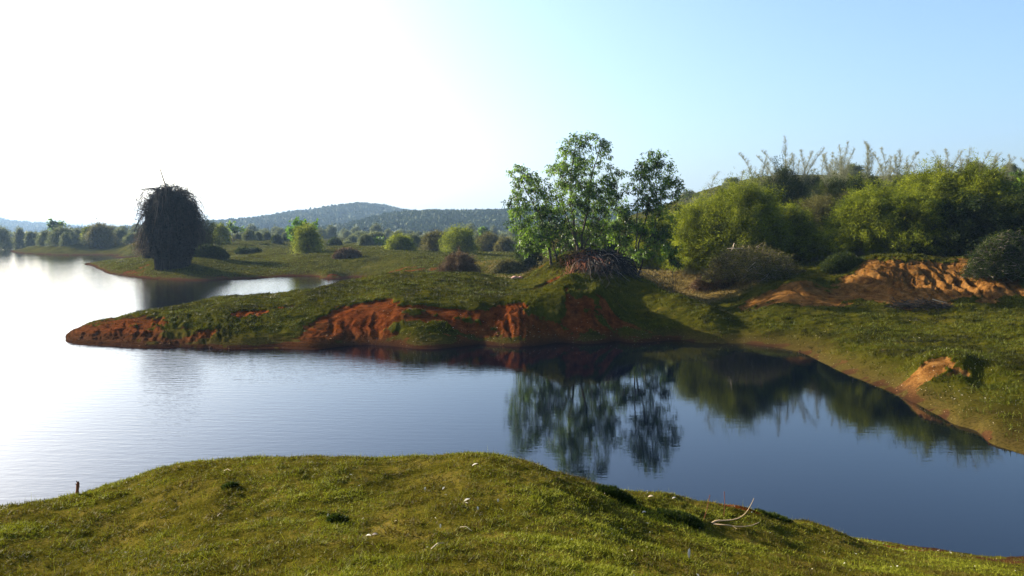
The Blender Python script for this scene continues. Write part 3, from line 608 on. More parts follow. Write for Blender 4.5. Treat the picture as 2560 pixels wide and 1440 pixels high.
# ------------------------------------------------------------------ bare dark clump on the islet
b0 = on(432, 94.0); b0[2] -= .15
root = thing('bare_bamboo_clump', 'dark bare umbrella-shaped clump of dead bamboo on the grassy islet', 'bamboo', b0)
r_ = np.random.default_rng(5); n_ = 800
def P_(px, py, y=96.0): return at_y(px, py, y) - b0
az = r_.uniform(0, 6.283, n_); base_ = np.stack([np.cos(az), np.sin(az), az * 0], 1) * (r_.uniform(0, 1, n_) ** .4 * 1.95)[:, None]
topz = 8.7 + r_.normal(0, .6, n_) + .8 * perlin(az * 1.3, az * 0 + .5, 4) - .9 * r_.uniform(0, 1, n_) ** 2
az2 = az + r_.normal(0, .5, n_); reach = r_.uniform(0, 1, n_) ** .6 * 3.75 * (1 + .3 * fbm(az2 * 2 + 9, az2 * 0, 1, 2, 3))
fall = topz - (reach / 3.5) ** 2 * r_.uniform(2.0, 8.5, n_); fall = np.maximum(fall, 2.2)
A_ = base_; Bm = base_ + np.array([0, 0, 1.]) * (topz * .55)[:, None] + r_.normal(0, .25, (n_, 3))
Cm = np.stack([base_[:, 0] * .6 + np.cos(az2) * reach * .45, base_[:, 1] * .6 + np.sin(az2) * reach * .45, topz * 1.08], 1)
Em = np.stack([np.cos(az2) * reach, np.sin(az2) * reach, fall], 1)
tt = np.linspace(0, 1, 9)[None, :, None]
PP = (1 - tt) ** 3 * A_[:, None] + 3 * tt * (1 - tt) ** 2 * Bm[:, None] + 3 * tt ** 2 * (1 - tt) * Cm[:, None] + tt ** 3 * Em[:, None]
PP = PP + r_.normal(0, .2, PP.shape) * tt * [1, 1, .8]
g = Geo(); g.tubes(PP, np.linspace(.045, .024, 9)[None], 3, r_.uniform(.2, .9, n_)); link('culms', g.mesh('culms'), M['dead'], root)
g = Geo(); j = r_.integers(0, n_, 24000); f = r_.uniform(.18, 1, 24000) * 8; i0 = np.minimum(f.astype(int), 7); ff = (f - i0)[:, None]
reach_w = reach[j] < r_.uniform(1.2, 4.2, len(j)); j, i0, ff = j[reach_w], i0[reach_w], ff[reach_w]
S = PP[j, i0] * (1 - ff) + PP[j, i0 + 1] * ff; d = r_.normal(size=S.shape) * [1, 1, .95] + [0, 0, -.12] + S * [.07, .07, 0]; ln = r_.uniform(.3, .85, len(S))[:, None] * np.where(S[:, 2:3] < 3.5, .5, 1)
E = S + d * ln * .65; md = (S + E) / 2 + r_.normal(0, .08, S.shape)
g.tubes(np.stack([S, md, E], 1), np.array([[.024, .02, .012]]), 3, r_.uniform(.1, .9, len(S)))
link('twigs', g.mesh('twigs'), M['dead'], root)
g = Geo(); k = 34000; aa = r_.uniform(0, 6.28, k); zz = r_.uniform(0, 1, k) * 7.2; rr_ = r_.uniform(0, 1, k) ** .5 * (1.95 + .9 * np.sin(np.clip((zz - 1.0) / 7, 0, 1) * math.pi) + .2 * perlin(zz, aa, 3))
C = np.stack([np.cos(aa) * rr_, np.sin(aa) * rr_, zz], 1); g.leaves(C, r_.normal(size=(k, 3)) + [0, 0, -.5], .35, .12, r_.uniform(0, .5, k))
link('creeper', g.mesh('creeper'), M['dead'], root)
g = Geo(); k = 260; a = r_.uniform(0, 6.28, k); L = r_.uniform(2.2, 4.3, k); zt = r_.uniform(5.5, 9.5, k)
q = np.stack([np.stack([np.cos(a) * L * f, np.sin(a) * L * f, zt + e], 1) for f, e in ((.1, -1.2), (.4, -.1), (.72, -.3), (.92, -1.3), (1.0, -2.6))], 1) + r_.normal(0, .15, (k, 5, 3))
g.tubes(q, np.array([[.045, .04, .03, .024, .015]]), 3, r_.uniform(.2, 1, k)); j = r_.integers(0, k, 2600); i0 = r_.integers(1, 4, 2600); ff = r_.uniform(0, 1, (2600, 1)); S = q[j, i0] * (1 - ff) + q[j, i0 + 1] * ff
E = S + r_.normal(0, .38, S.shape) + [0, 0, -.25]; g.tubes(np.stack([S, (S + E) / 2 + r_.normal(0, .06, S.shape), E], 1), np.array([[.02, .016, .01]]), 3, .4)
link('arching_branches', g.mesh('arching_branches'), M['dead'], root)
g = Geo(); q = np.array([P_(425, 520), P_(416, 472), P_(408, 447), P_(400, 422)]); g.tubes(q[None], np.array([[.10, .09, .08, .06]]), 4, .9); link('pole', g.mesh('pole'), M['twig'], root)
gs, gl = spray_bush(7.2, 5.4, 500, 30, .3, .06, 61, droop=.2, tl=-.1)
q = thing('scrub_bush', 'large dim green bush close behind the dark bare clump', 'bush', on(492, 112)); link('stems', gs.mesh('stems'), M['dead'], q); link('foliage', gl.mesh('foliage'), M['bamboo_dark'], q)
gs, gl = spray_bush(4.4, 4.4, 300, 22, .25, .05, 62, droop=.2, tl=-.1)
q = thing('scrub_bush', 'brownish wiry bush hugging the left side of the dark bare clump', 'bush', on(376, 108)); link('stems', gs.mesh('stems'), M['dead'], q); link('foliage', gl.mesh('foliage'), M['brown'], q)

# ------------------------------------------------------------------ bamboo thicket on the right
def clump(label, px, y, wpx, topy, seed, mat='bamboo', ns=900, nl=70, ll=.17, lw=.028, name='bamboo_clump', lump=.28, zoff=-.1, smat='straw', tl=0, droop=.22, t0=.35, plumes=(), cat='bamboo'):
    b_ = on(px, y); b_[2] += zoff; s = y / FPX; w_ = wpx * s; h_ = at_y(px, topy, y)[2] - b_[2]
    root = thing(name, label, cat, b_)
    gs, gl = spray_bush(w_, h_, int(ns * .85), int(nl * 1.6), ll * 1.1, lw * 1.15, seed, lump=lump * 1.25, tl=tl, droop=droop, t0=t0, jit=.011)
    link('stems', gs.mesh('stems'), M[smat], root); link('foliage', gl.mesh('foliage'), M[mat], root)
    for k, (a, bb, c, d) in enumerate(plumes):
        dy = (k % 3 - 1) * .7
        link('plume', plume(at_y(a, bb, y + dy) - b_, at_y(c, d, y + dy) - b_, seed * 10 + k, sc=y / 56 * 1.15, dens=62).mesh('plume'), M['straw'], root)
    return root
clump('feathery light green bamboo at the left end of the thicket beside the dry grass', 1745, 58, 170, 520, 101, ns=900, nl=60, plumes=[(1790,500,1795,432)])
clump('tallest rounded feathery bamboo clump above the dry thorn brush', 1850, 57, 240, 478, 102, ns=1600, nl=70)
clump('pale bamboo clump with arching sprays over the wide gap in the thicket', 1965, 59, 170, 525, 103, ns=900, nl=60)
clump('brown-green scrub in the gap between the two big bamboo masses', 2055, 64, 170, 500, 104, mat='olive', ns=900, nl=50, tl=-.1)
clump('low pale green fern-like shrub at the foot of the thicket gap', 2060, 55.5, 120, 585, 105, ns=420, nl=50, ll=.14, name='shrub', cat='shrub')
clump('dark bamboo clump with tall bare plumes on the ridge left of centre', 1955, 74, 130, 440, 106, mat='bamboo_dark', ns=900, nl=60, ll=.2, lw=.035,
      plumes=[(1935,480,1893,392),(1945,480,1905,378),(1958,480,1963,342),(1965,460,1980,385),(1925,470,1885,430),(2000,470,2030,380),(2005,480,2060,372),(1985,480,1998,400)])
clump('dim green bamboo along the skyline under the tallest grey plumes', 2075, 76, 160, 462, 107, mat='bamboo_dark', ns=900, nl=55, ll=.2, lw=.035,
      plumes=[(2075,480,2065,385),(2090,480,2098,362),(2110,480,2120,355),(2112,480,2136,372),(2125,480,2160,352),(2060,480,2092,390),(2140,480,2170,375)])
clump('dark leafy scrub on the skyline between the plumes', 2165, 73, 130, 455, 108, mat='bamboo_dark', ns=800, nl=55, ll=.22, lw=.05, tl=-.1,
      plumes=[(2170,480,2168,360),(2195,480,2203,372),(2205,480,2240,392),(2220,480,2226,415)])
clump('bright green bamboo mass with dark hollow foot in the middle of the thicket', 2180, 53, 230, 492, 109, ns=1700, nl=75, lump=.35)
clump('green bamboo spilling forward with pale bent stems before the dark hollow', 2290, 51, 190, 500, 110, ns=1200, nl=70, lump=.4, tl=-.05)
clump('yellow green bamboo crown on the skyline above the dark hollow', 2335, 54, 260, 442, 111, ns=1500, nl=70, ll=.19, lw=.032,
      plumes=[(2340,470,2336,400),(2355,470,2330,378),(2395,460,2395,378),(2400,460,2425,362),(2390,470,2405,400),(2300,470,2290,410)])
clump('tall yellow green bamboo near the right edge of the thicket', 2440, 52, 220, 438, 112, ns=1400, nl=70, ll=.19, lw=.032,
      plumes=[(2450,470,2480,372),(2465,470,2500,385),(2495,470,2540,395),(2520,470,2528,405)])
clump('dark dense scrub filling the hollow at the foot of the thicket', 2400, 50.5, 260, 520, 113, mat='bamboo_dark', ns=1300, nl=60, lw=.04, tl=-.25)  # lowered tint puts the hollow's shade into the foliage colour
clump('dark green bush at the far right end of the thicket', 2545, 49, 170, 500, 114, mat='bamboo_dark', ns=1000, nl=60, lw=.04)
clump('bamboo clump cut by the right edge of the picture', 2640, 50, 230, 455, 115, ns=1100, nl=60)
clump('bamboo clump further up the slope on the skyline at right', 2270, 82, 200, 470, 116, mat='olive', ns=800, nl=50, ll=.24, lw=.04)
clump('grassy bamboo knoll forming the left shoulder of the thicket skyline', 1830, 82, 220, 495, 117, mat='bamboo', ns=1000, nl=55, ll=.24, lw=.04)
clump('light scrub low on the left shoulder of the thicket slope', 1740, 95, 160, 530, 118, mat='olive', ns=700, nl=50, ll=.26, lw=.045)
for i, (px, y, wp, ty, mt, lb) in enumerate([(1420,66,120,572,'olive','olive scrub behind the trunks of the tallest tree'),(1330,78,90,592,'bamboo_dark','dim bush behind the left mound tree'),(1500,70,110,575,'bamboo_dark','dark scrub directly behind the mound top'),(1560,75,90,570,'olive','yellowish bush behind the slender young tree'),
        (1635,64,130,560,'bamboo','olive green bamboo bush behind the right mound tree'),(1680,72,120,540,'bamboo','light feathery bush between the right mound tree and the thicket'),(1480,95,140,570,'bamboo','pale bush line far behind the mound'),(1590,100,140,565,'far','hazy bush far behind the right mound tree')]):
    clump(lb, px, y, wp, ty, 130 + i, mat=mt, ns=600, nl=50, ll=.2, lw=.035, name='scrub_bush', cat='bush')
rp = random.Random(8)
for i, (px, y, wp, ty, mt, lb) in enumerate([(1760,92,150,502,'bamboo','pale bamboo at the far left shoulder of the thicket skyline'),(1905,88,140,468,'bamboo','feathery bamboo behind the dark ridge clump, left side'),(2020,86,150,455,'bamboo_dark','skyline bamboo just right of the dark ridge clump'),
        (2130,90,150,452,'bamboo','skyline bamboo between the dim and the dark leafy ridge clumps'),(2235,80,140,458,'bamboo','skyline bamboo right of the dark leafy scrub'),(2330,86,150,450,'bamboo','skyline bamboo behind the yellow green crown'),(2440,84,170,446,'bamboo_dark','skyline bamboo behind the broad-leaved tree'),(2555,80,150,455,'bamboo','skyline bamboo at the right edge of the picture')]):
    pls = []
    for k in range(7):
        a = px + rp.uniform(-.45, .45) * wp; pls.append((a, ty + 35, a + rp.uniform(-22, 30), ty - rp.uniform(15, 85) * (.35 if px < 1850 else 1)))
    clump(lb, px, y, wp, ty, 160 + i, mat=mt, ns=700, nl=50, ll=.24, lw=.045, plumes=pls)
# ------------------------------------------------------------------ wiry dry bushes and heaps
def wiry(label, px, y, wpx, hpx, seed, mat='twig', n=700, name='brush_heap', leaf=None, cat='brush', flat=1.0, rad=.012, sticks=0):
    b_ = on(px, y); b_[2] -= .08; s = y / FPX; w_ = wpx * s; h_ = hpx * s
    r_ = np.random.default_rng(seed); root = thing(name, label, cat, b_)
    az = r_.uniform(0, 6.28, n); rr_ = r_.uniform(0, 1, n) ** .5; c = np.stack([np.cos(az) * rr_ * w_ / 2, np.sin(az) * rr_ * w_ * .32, np.zeros(n)], 1)
    top = h_ * np.sqrt(np.clip(1 - rr_ ** 2, .02, 1)); c[:, 2] = top * r_.uniform(.1, .95, n)
    d = r_.normal(size=(n, 3)) * [1, .8, .45 * flat]; d /= np.linalg.norm(d, axis=1, keepdims=True); L = r_.uniform(.25, .8, n)[:, None] * min(w_, 3) * .4
    tt = np.linspace(-.5, .5, 5)[None, :, None]; bend = r_.normal(size=(n, 3)) * .22
    P = c[:, None] + d[:, None] * L[:, None] * tt + (tt ** 2) * (bend * L)[:, None]
    dx, dy_ = P[..., 0] + b_[0], P[..., 1] + b_[1]; P[..., 2] = np.maximum(P[..., 2], H(dx.ravel(), dy_.ravel()).reshape(dx.shape) - b_[2] + .02)
    g = Geo(); g.tubes(P, np.linspace(1, .4, 5)[None] * rad * r_.uniform(.5, 1.4, (n, 1)), 3, r_.uniform(0, 1, n)); link('twigs', g.mesh('twigs'), M[mat], root)
    if leaf:
        k = n * 22; j = r_.integers(0, n, k); q = P[j, r_.integers(0, 5, k)] + r_.normal(0, .09, (k, 3)); g = Geo()
        g.leaves(q, r_.normal(size=(k, 3)), .13 * y / 50, .04 * y / 50, r_.uniform(.1, .8, k)); link('foliage', g.mesh('foliage'), M[leaf], root)
    for k in range(sticks):
        g = Geo(); a = np.array([r_.uniform(-.45, .45) * w_, r_.uniform(-.4, -.1) * w_ * .5, h_ * r_.uniform(.3, .9)]); d = np.array([r_.uniform(-1, 1), -.2, r_.uniform(-.6, .7)]) * r_.uniform(.5, 1.3)
        g.tubes(np.array([[a - d * .5, a + r_.normal(0, .04, 3), a + d * .5]]), np.array([[.022, .018, .012]]), 4, .9); link('stick', g.mesh('stick'), M['pale'], root)
    return root
wiry('tangle of dry thorn brush with pale sticks below the tallest bamboo', 1880, 50, 240, 95, 201, mat='twig', n=900, leaf='olive', sticks=4)
wiry('small dark brush heap on the earth bank left of the gullies', 2105, 47.5, 90, 42, 202, mat='dead', n=900, leaf='bamboo_dark', sticks=2)
wiry('flat pile of cut dark branches lying at the foot of the gullied bank', 2305, 39.5, 150, 24, 203, mat='dead', n=260, flat=.6, rad=.016, sticks=1)
wiry('grey wiry leafless bush at the right edge above the gullied bank', 2520, 43, 190, 120, 204, mat='twig', n=2200, leaf='bamboo_dark', name='wiry_bush', cat='bush')
wiry('dark brush heap on the far meadow in front of the grey bushes', 868, 105, 62, 24, 205, mat='dead', n=900, leaf='brown', rad=.03)
wiry('low dark green heap of scrub right of the bare clump', 522, 104, 92, 32, 206, mat='dead', n=1200, leaf='bamboo_dark', rad=.03)
wiry('low dark scrub strip on the far shore meadow behind the islet', 622, 135, 60, 12, 207, mat='dead', n=500, leaf='bamboo_dark', rad=.03)
wiry('dry grass tussock bush left of the mound at the meadow edge', 1272, 76, 70, 32, 208, mat='straw', n=900, leaf='olive', name='grass_tussock', cat='grass tussock')
wiry('rusty undergrowth below the feathery bamboo at the dry grass', 1795, 52, 120, 40, 209, mat='redtwig', n=700, leaf='brown')
clump('rounded red-brown bush in front of the green meadow just behind the grass rise', 1148, 66, 112, 640, 141, mat='brown', ns=900, nl=45, ll=.14, lw=.03, name='brown_bush', smat='redtwig', cat='bush')
# clods and pebbles fallen from the banks
k = 60000; y = 17 * (52 / 17.) ** rng.uniform(0, 1, k); x = rng.uniform(-.62, .68, k) * y; z, s_, _ = field(x, y)
ok = (z > .02) & (s_ > .45) & (rng.uniform(0, 1, k) < .35 * np.clip(.5 + 2 * fbm(x, y, 1.5, 2, 71), .05, 1)); x, y, z = x[ok], y[ok], z[ok]; k = len(x)
g = Geo(); sz = .012 + .05 * rng.uniform(0, 1, k) ** 4; O = np.array([(1, 0, 0), (0, 1, 0), (-1, 0, 0), (0, -1, 0), (0, 0, .7), (0, 0, -.7)])
V = np.stack([x, y, z + sz * .3], 1)[:, None] + O[None] * sz[:, None, None] * rng.uniform(.6, 1.3, (k, 6, 1)); T0 = np.array([(0, 1, 4), (1, 2, 4), (2, 3, 4), (3, 0, 4), (1, 0, 5), (2, 1, 5), (3, 2, 5), (0, 3, 5)])
g.add(V.reshape(-1, 3), T=(T0[None] + np.arange(k)[:, None, None] * 6).reshape(-1, 3), tint=np.repeat(rng.uniform(0, 1, k), 6))
M['clod'] = leafmat('earth_clod', (.03, .012, .004), (.09, .035, .010), (.20, .11, .05), 0, 1, 5)
tag(link('earth_clods', g.mesh('earth_clods'), M['clod']), 'crumbs and clods of red earth on the banks and shore', 'clods', kind='stuff')
# hanging dead roots and branches on the front of the mound
b_ = on(1500, 50.0); root = thing('root_tangle', 'tangle of dead grey roots hanging down the front of the mound', 'roots', b_)
r_ = np.random.default_rng(9)
for nm, cx, cy, sx, sy, n_, mt, L0, rd in (('grey_roots', 1500, 665, 36, 26, 110, 'twig', 1.7, .026), ('red_twigs', 1460, 690, 36, 26, 420, 'redtwig', 1.0, .016), ('dark_roots', 1505, 650, 40, 24, 520, 'dead', 1.5, .03)):
    px = r_.normal(cx, sx * .6, n_); yb = 48.7 + r_.uniform(-2.6, 1.4, n_); x = (px - 1280) / FPX * yb
    z0 = H(x, yb) + .03; P = [np.stack([x, yb, z0 + r_.uniform(0, .35, n_)], 1)]
    d = np.stack([(px - 1470) / 60 * .35 + r_.normal(0, .25, n_), -r_.uniform(.5, 1.1, n_), r_.uniform(-.1, .35, n_)], 1); L = L0 * r_.uniform(.5, 1.3, n_)
    for k in range(6):
        q = P[-1] + d * (L / 6)[:, None]; d[:, 2] -= .35; d += r_.normal(0, .26, d.shape)
        q[:, 2] = np.maximum(q[:, 2], H(q[:, 0], q[:, 1]) + .03); P.append(q)
    g = Geo(); g.tubes(np.stack(P, 1) - b_, np.linspace(1, .35, 7)[None] * rd * r_.uniform(.6, 1.3, (n_, 1)), 3, r_.uniform(0, 1, n_)); link('roots', g.mesh('roots'), M[mt], root)

# ------------------------------------------------------------------ bushes of the far meadow: (px, y distance, width px, top py, material, label)
FAR = [(768,118,82,566,'bamboo','tall round green bush in front of the bright green tree on the far meadow'),
 (1000,120,82,592,'bamboo','round yellow green bush on the far meadow, left of the two biggest'),
 (1148,117,104,574,'bamboo','largest round green bush on the far meadow near the mound trees'),
 (1090,125,80,582,'olive','yellowish brown bush touching the left side of the largest meadow bush'),
 (1028,150,60,590,'far','pale bush peeping out behind the round yellow green bush'),
 (1058,165,44,594,'far','small grey bush between the yellow green and yellowish brown bushes'),
 (1222,140,80,588,'olive','grey green bush right of the largest meadow bush'),
 (1262,135,60,600,'olive','low bush at the left foot of the mound trees'),
 (1300,150,80,596,'far','hazy bush half hidden behind the left mound tree'),
 (837,165,38,598,'bamboo_dark','small round dark bush in the middle of the far meadow'),
 (869,190,24,606,'far','tiny grey bush right of the small round dark one'),
 (882,215,40,592,'far','grey bush above the tiny grey bush'),
 (916,165,44,588,'far','upright grey green bush left of the hazy double bush'),
 (940,180,60,584,'far','hazy double bush in the middle of the scrub belt'),
 (900,240,50,582,'far','faint round bush at the foot of the blue hill'),
 (555,165,44,564,'bamboo','yellow green cone-shaped bush right of the dark bare clump'),
 (624,185,34,578,'far','round bush between the cone-shaped bush and the bright tree'),
 (645,190,28,584,'far','small green bush beside the round one below the hill foot'),
 (668,205,24,582,'far','slim bluish bush left of the small dark ball bush'),
 (693,175,28,590,'bamboo_dark','small dark ball bush left of the bright green tree'),
 (716,200,24,586,'far','slim bluish bush right of the small dark ball bush'),
 (160,212,78,574,'far','broad dark bush on the far left shore'),
 (118,222,44,580,'far','green bush joined to the left side of the broad dark one'),
 (252,208,76,564,'olive','tall feathery bush on the far left shore'),
 (222,218,32,570,'bamboo','yellow green bush at the left side of the tall feathery one'),
 (300,215,50,576,'far','dim bush right of the tall feathery one'),
 (335,200,48,586,'far','low dim bush on the shore left of the bare clump'),
 (52,255,28,576,'far','small round bush near the left edge of the picture'),
 (82,245,32,582,'far','low round bush right of the one near the left edge'),
 (8,250,50,572,'far','dark bush cut by the left edge of the picture'),
 (597,200,30,586,'far','low bush below the sparse see-through tree')]
for i, (px, y, wp, ty, mt, lb) in enumerate(FAR):
    b_ = on(px, y); b_[2] -= .2; s = y / FPX; w_ = wp * s * .92; h_ = at_y(px, ty, y)[2] - b_[2]
    big = wp > 55
    gs, gl = spray_bush(w_, h_, 420 if big else 240, 34 if big else 26, .0026 * y, .0006 * y, 300 + i, lump=.22, droop=.2, stems=False, tl=.02)
    me = gl.mesh('bush'); 
    if big:
        q = thing('meadow_bush', lb, 'bush', b_); link('foliage', me, M[mt], q)
        gs, _ = spray_bush(w_ * .7, h_ * .7, 60, 2, .3, .12, 300 + i); link('stems', gs.mesh('stems'), M['bark'], q)
    else: tag(link('meadow_bush', me, M[mt], None, b_), lb, 'bush')
# plumes of the tall feathery far left bush
q = on(262, 208); root = thing('bamboo_clump', 'thin feathery bamboo tips leaning above the tall bush on the far left shore', 'bamboo', q)
for k, (a, b, c, d) in enumerate([(240,590,224,540),(250,590,240,545),(262,590,270,552),(275,590,282,555)]):
    link('plume', plume(at_y(a, b, 206) - q, at_y(c, d, 206) - q, 700 + k, sc=3.2, dens=9).mesh('plume'), M['olive'], root)
# scrub belt: many look-alike small bushes, copies of a few
protos = []
for k in range(7):
    gs, gl = spray_bush(5, 3.6 + .3 * k, 230, 26, .55, .14, 500 + k, lump=.3, stems=False); protos.append(gl.mesh('scrub'))
LB = 'small hazy bush in the crowded scrub belt below the hills'; GRP = 'small bushes of the distant scrub belt'
rb = random.Random(3); cnt = 0
for me in protos: me.materials.append(M['far'])
for k in range(400):
    if cnt >= 120: break
    y = rb.uniform(195, 400) if rb.random() < .5 else rb.uniform(260, 405); px = rb.uniform(-60, 1420)
    x = (px - 1280) / FPX * y; z = float(H(x, y)[0])
    if z < 1.5: continue
    o = bpy.data.objects.new('scrub_bush', protos[rb.randrange(7)]); SC.collection.objects.link(o)
    o.location = (x, y, z - .3); s = rb.uniform(.5, 1.1); o.scale = (s, s, s * rb.uniform(.7, 1.1)); o.rotation_euler = (0, 0, rb.uniform(0, 6.28))
    tag(o, LB, 'bush', GRP); cnt += 1
# slope behind the thicket
for k in range(28):
    y = rb.uniform(88, 150); px = rb.uniform(1640, 2700); x = (px - 1280) / FPX * y; z = float(H(x, y)[0])
    o = bpy.data.objects.new('slope_bush', protos[rb.randrange(7)]); SC.collection.objects.link(o)
    s = rb.uniform(.5, .9); o.location = (x, y, z - .5); o.scale = (s, s, s * rb.uniform(.4, .75)); o.rotation_euler = (0, 0, rb.uniform(0, 6.28))
    tag(o, 'bush on the far slope behind the bamboo thicket skyline', 'bush', 'bushes on the slope behind the thicket')
# far wood between plain and hills
g = Geo(); k = 5200; yv = rng.uniform(400, 900, k); xv = rng.uniform(-1, 1, k) * yv * .75; C = np.stack([xv, yv, np.full(k, 2.5)], 1); rv = rng.uniform(1.6, 3.4, k); q = 22
d = rng.normal(size=(k, q, 3)); d /= np.linalg.norm(d, axis=2, keepdims=True); d[..., 2] = np.abs(d[..., 2])
C = C[:, None] + d * rv[:, None, None] * [1, 1, 1.0]
g.leaves(C.reshape(-1, 3), rng.normal(size=(k * q, 3)), np.repeat(rv, q) * .8, np.repeat(rv, q) * .5, np.repeat(rng.uniform(.2, .9, k), q))
tag(link('far_wood', g.mesh('far_wood'), M['far']), 'hazy grey green woodland on the plain before the hills', 'woodland', kind='stuff')

# ------------------------------------------------------------------ grass
def scatter(n, x0, x1, y0, y1, dens=None):
    y = rng.uniform(y0, y1, n); x = rng.uniform(x0, x1, n); return x, y
# near turf
N = 620000
y = 3.3 * (13.5 / 3.3) ** rng.uniform(0, 1, N) ; x = rng.uniform(-.80, .86, N) * (y + .8)
z, s, dr = field(x, y); cl = fbm(x, y, .32, 3, 42); big_ = fbm(x, y, 1.3, 3, 51); pat = fbm(x, y, .22, 2, 52)
keep = (z > .03) & (rng.uniform(0, 1, N) < np.clip(.55 + 1.3 * cl + .8 * big_ + .9 * pat, .06, 1)) & (rng.uniform(0, 1, N) > s * .92)
x, y, z, cl, big_ = x[keep], y[keep], z[keep], cl[keep], big_[keep]; k = len(x)
g = Geo(); D = np.stack([rng.normal(0, .75, k), rng.normal(0, .75, k), rng.uniform(.25, 1.1, k)], 1)
L = rng.uniform(.018, .05, k) * (1 + .5 * cl); 
g.leaves(np.stack([x, y, z - .004], 1), D, L, rng.uniform(.004, .008, k) * (.7 + y / 14), np.clip(.45 + 1.2 * big_ + rng.normal(0, .28, k), 0, 1))
# taller stray blades and seed stalks
k = 7000; y = rng.uniform(4, 12.5, k); x = rng.uniform(-.75, .8, k) * y; z, s, _ = field(x, y); ok = z > .05; x, y, z = x[ok], y[ok], z[ok]; k = len(x)
g.leaves(np.stack([x, y, z], 1), np.stack([rng.normal(0, .35, k), rng.normal(0, .35, k), np.ones(k)], 1), rng.uniform(.03, .06, k) * (1 + 1.6 * rng.uniform(0, 1, k) ** 3), .0045, rng.uniform(.5, 1, k))
tag(link('turf_grass', g.mesh('turf_grass'), M['turf']), 'short olive green turf covering the near bank', 'grass', kind='stuff')
# middle distance meadow tufts
N = 520000
y = 17 * (60 / 17.) ** rng.uniform(0, 1, N); x = rng.uniform(-.68, .70, N) * (y + 1)
z, s, dr = field(x, y); keep = (z > .12) & (rng.uniform(0, 1, N) < .12 + .88 * ss(.25, .65, z + .3 * fbm(x, y, 2.5, 3, 91))) & (s < .5) & (rng.uniform(0, 1, N) < np.clip(.45 + 2.2 * fbm(x, y, .8, 4, 55, .65), .03, 1))
x, y, z, dr = x[keep], y[keep], z[keep], dr[keep]; bigm = fbm(x, y, 3.0, 3, 56); k = len(x)
isd = dr > rng.uniform(.3, 1, k)
for nm, mk, mat, lb, hl in (('meadow_grass', ~isd, 'meadow', 'short green grass on the promontory and around the cove', 1.0), ('dry_grass', isd, 'drygrass', 'straw coloured dry grass beside the mound and thicket', 2.2)):
    g = Geo(); q = int(mk.sum()); D = np.stack([rng.normal(0, .6, q), rng.normal(0, .6, q), rng.uniform(.4, 1.1, q)], 1)
    g.leaves(np.stack([x[mk], y[mk], z[mk] - .01], 1), D, rng.uniform(.07, .18, q) * hl, rng.uniform(.022, .05, q) * (y[mk] / 40 * .6 + .4), np.clip(.5 + .9 * bigm[mk] + rng.normal(0, .16, q), 0, 1))
    tag(link(nm, g.mesh(nm), M[mat]), lb, 'grass', kind='stuff')
N = 160000
y = 60 * (190 / 60.) ** rng.uniform(0, 1, N); x = rng.uniform(-.68, .5, N) * y
z, s, dr = field(x, y); keep = (z > .2) & (s < .5); x, y, z = x[keep], y[keep], z[keep]; k = len(x)
g = Geo(); D = np.stack([rng.normal(0, .6, k), rng.normal(0, .6, k), rng.uniform(.4, 1.1, k)], 1)
g.leaves(np.stack([x, y, z - .01], 1), D, rng.uniform(.08, .22, k), rng.uniform(.05, .12, k) * y / 100, np.clip(.78 + .9 * fbm(x, y, 12, 3, 57) + rng.normal(0, .15, k), 0, 1))
tag(link('meadow_grass', g.mesh('meadow_grass'), M['meadow']), 'green grass of the islet and far meadow', 'grass', kind='stuff')

# ------------------------------------------------------------------ litter and small things
g = Geo()
k = 190; y = rng.uniform(4.5, 11.5, k); x = rng.uniform(-.7, .75, k) * y; z = H(x, y); ok = z > .1; x, y, z = x[ok], y[ok], z[ok]; k = len(x)
g.leaves(np.stack([x, y, z + .02], 1), np.stack([rng.normal(0, 1, k), rng.normal(0, 1, k), rng.normal(.1, .35, k)], 1), rng.uniform(.012, .04, k), rng.uniform(.006, .013, k), rng.uniform(0, 1, k), quad=True)
for (px, py, z0, n_, sx, sy) in [(2100,885,.3,160,2.5,2),(2300,950,.3,220,1.8,1.2),(1950,850,.2,160,4,.8),(1300,842,.3,320,4,.8),(1480,840,.3,260,3,.9),(2400,1010,.3,160,1.6,1.2),(2440,1385,.1,60,1.2,.25)]:
    cx, cy, _ = at_z(px, py, z0); x = rng.normal(cx, sx, n_); y = rng.normal(cy, sy, n_); z = H(x, y); ok = z > .04; x, y, z = x[ok], y[ok], z[ok]; q = len(x)
    g.leaves(np.stack([x, y, z + .02], 1), np.stack([rng.normal(0, 1, q), rng.normal(0, 1, q), rng.normal(.05, .3, q)], 1), rng.uniform(.02, .07, q), rng.uniform(.01, .02, q), rng.uniform(0, .8, q), quad=True)
tag(link('leaf_litter', g.mesh('leaf_litter'), M['litter']), 'scattered pale dry leaves and bits lying on turf and shore', 'litter', kind='stuff')
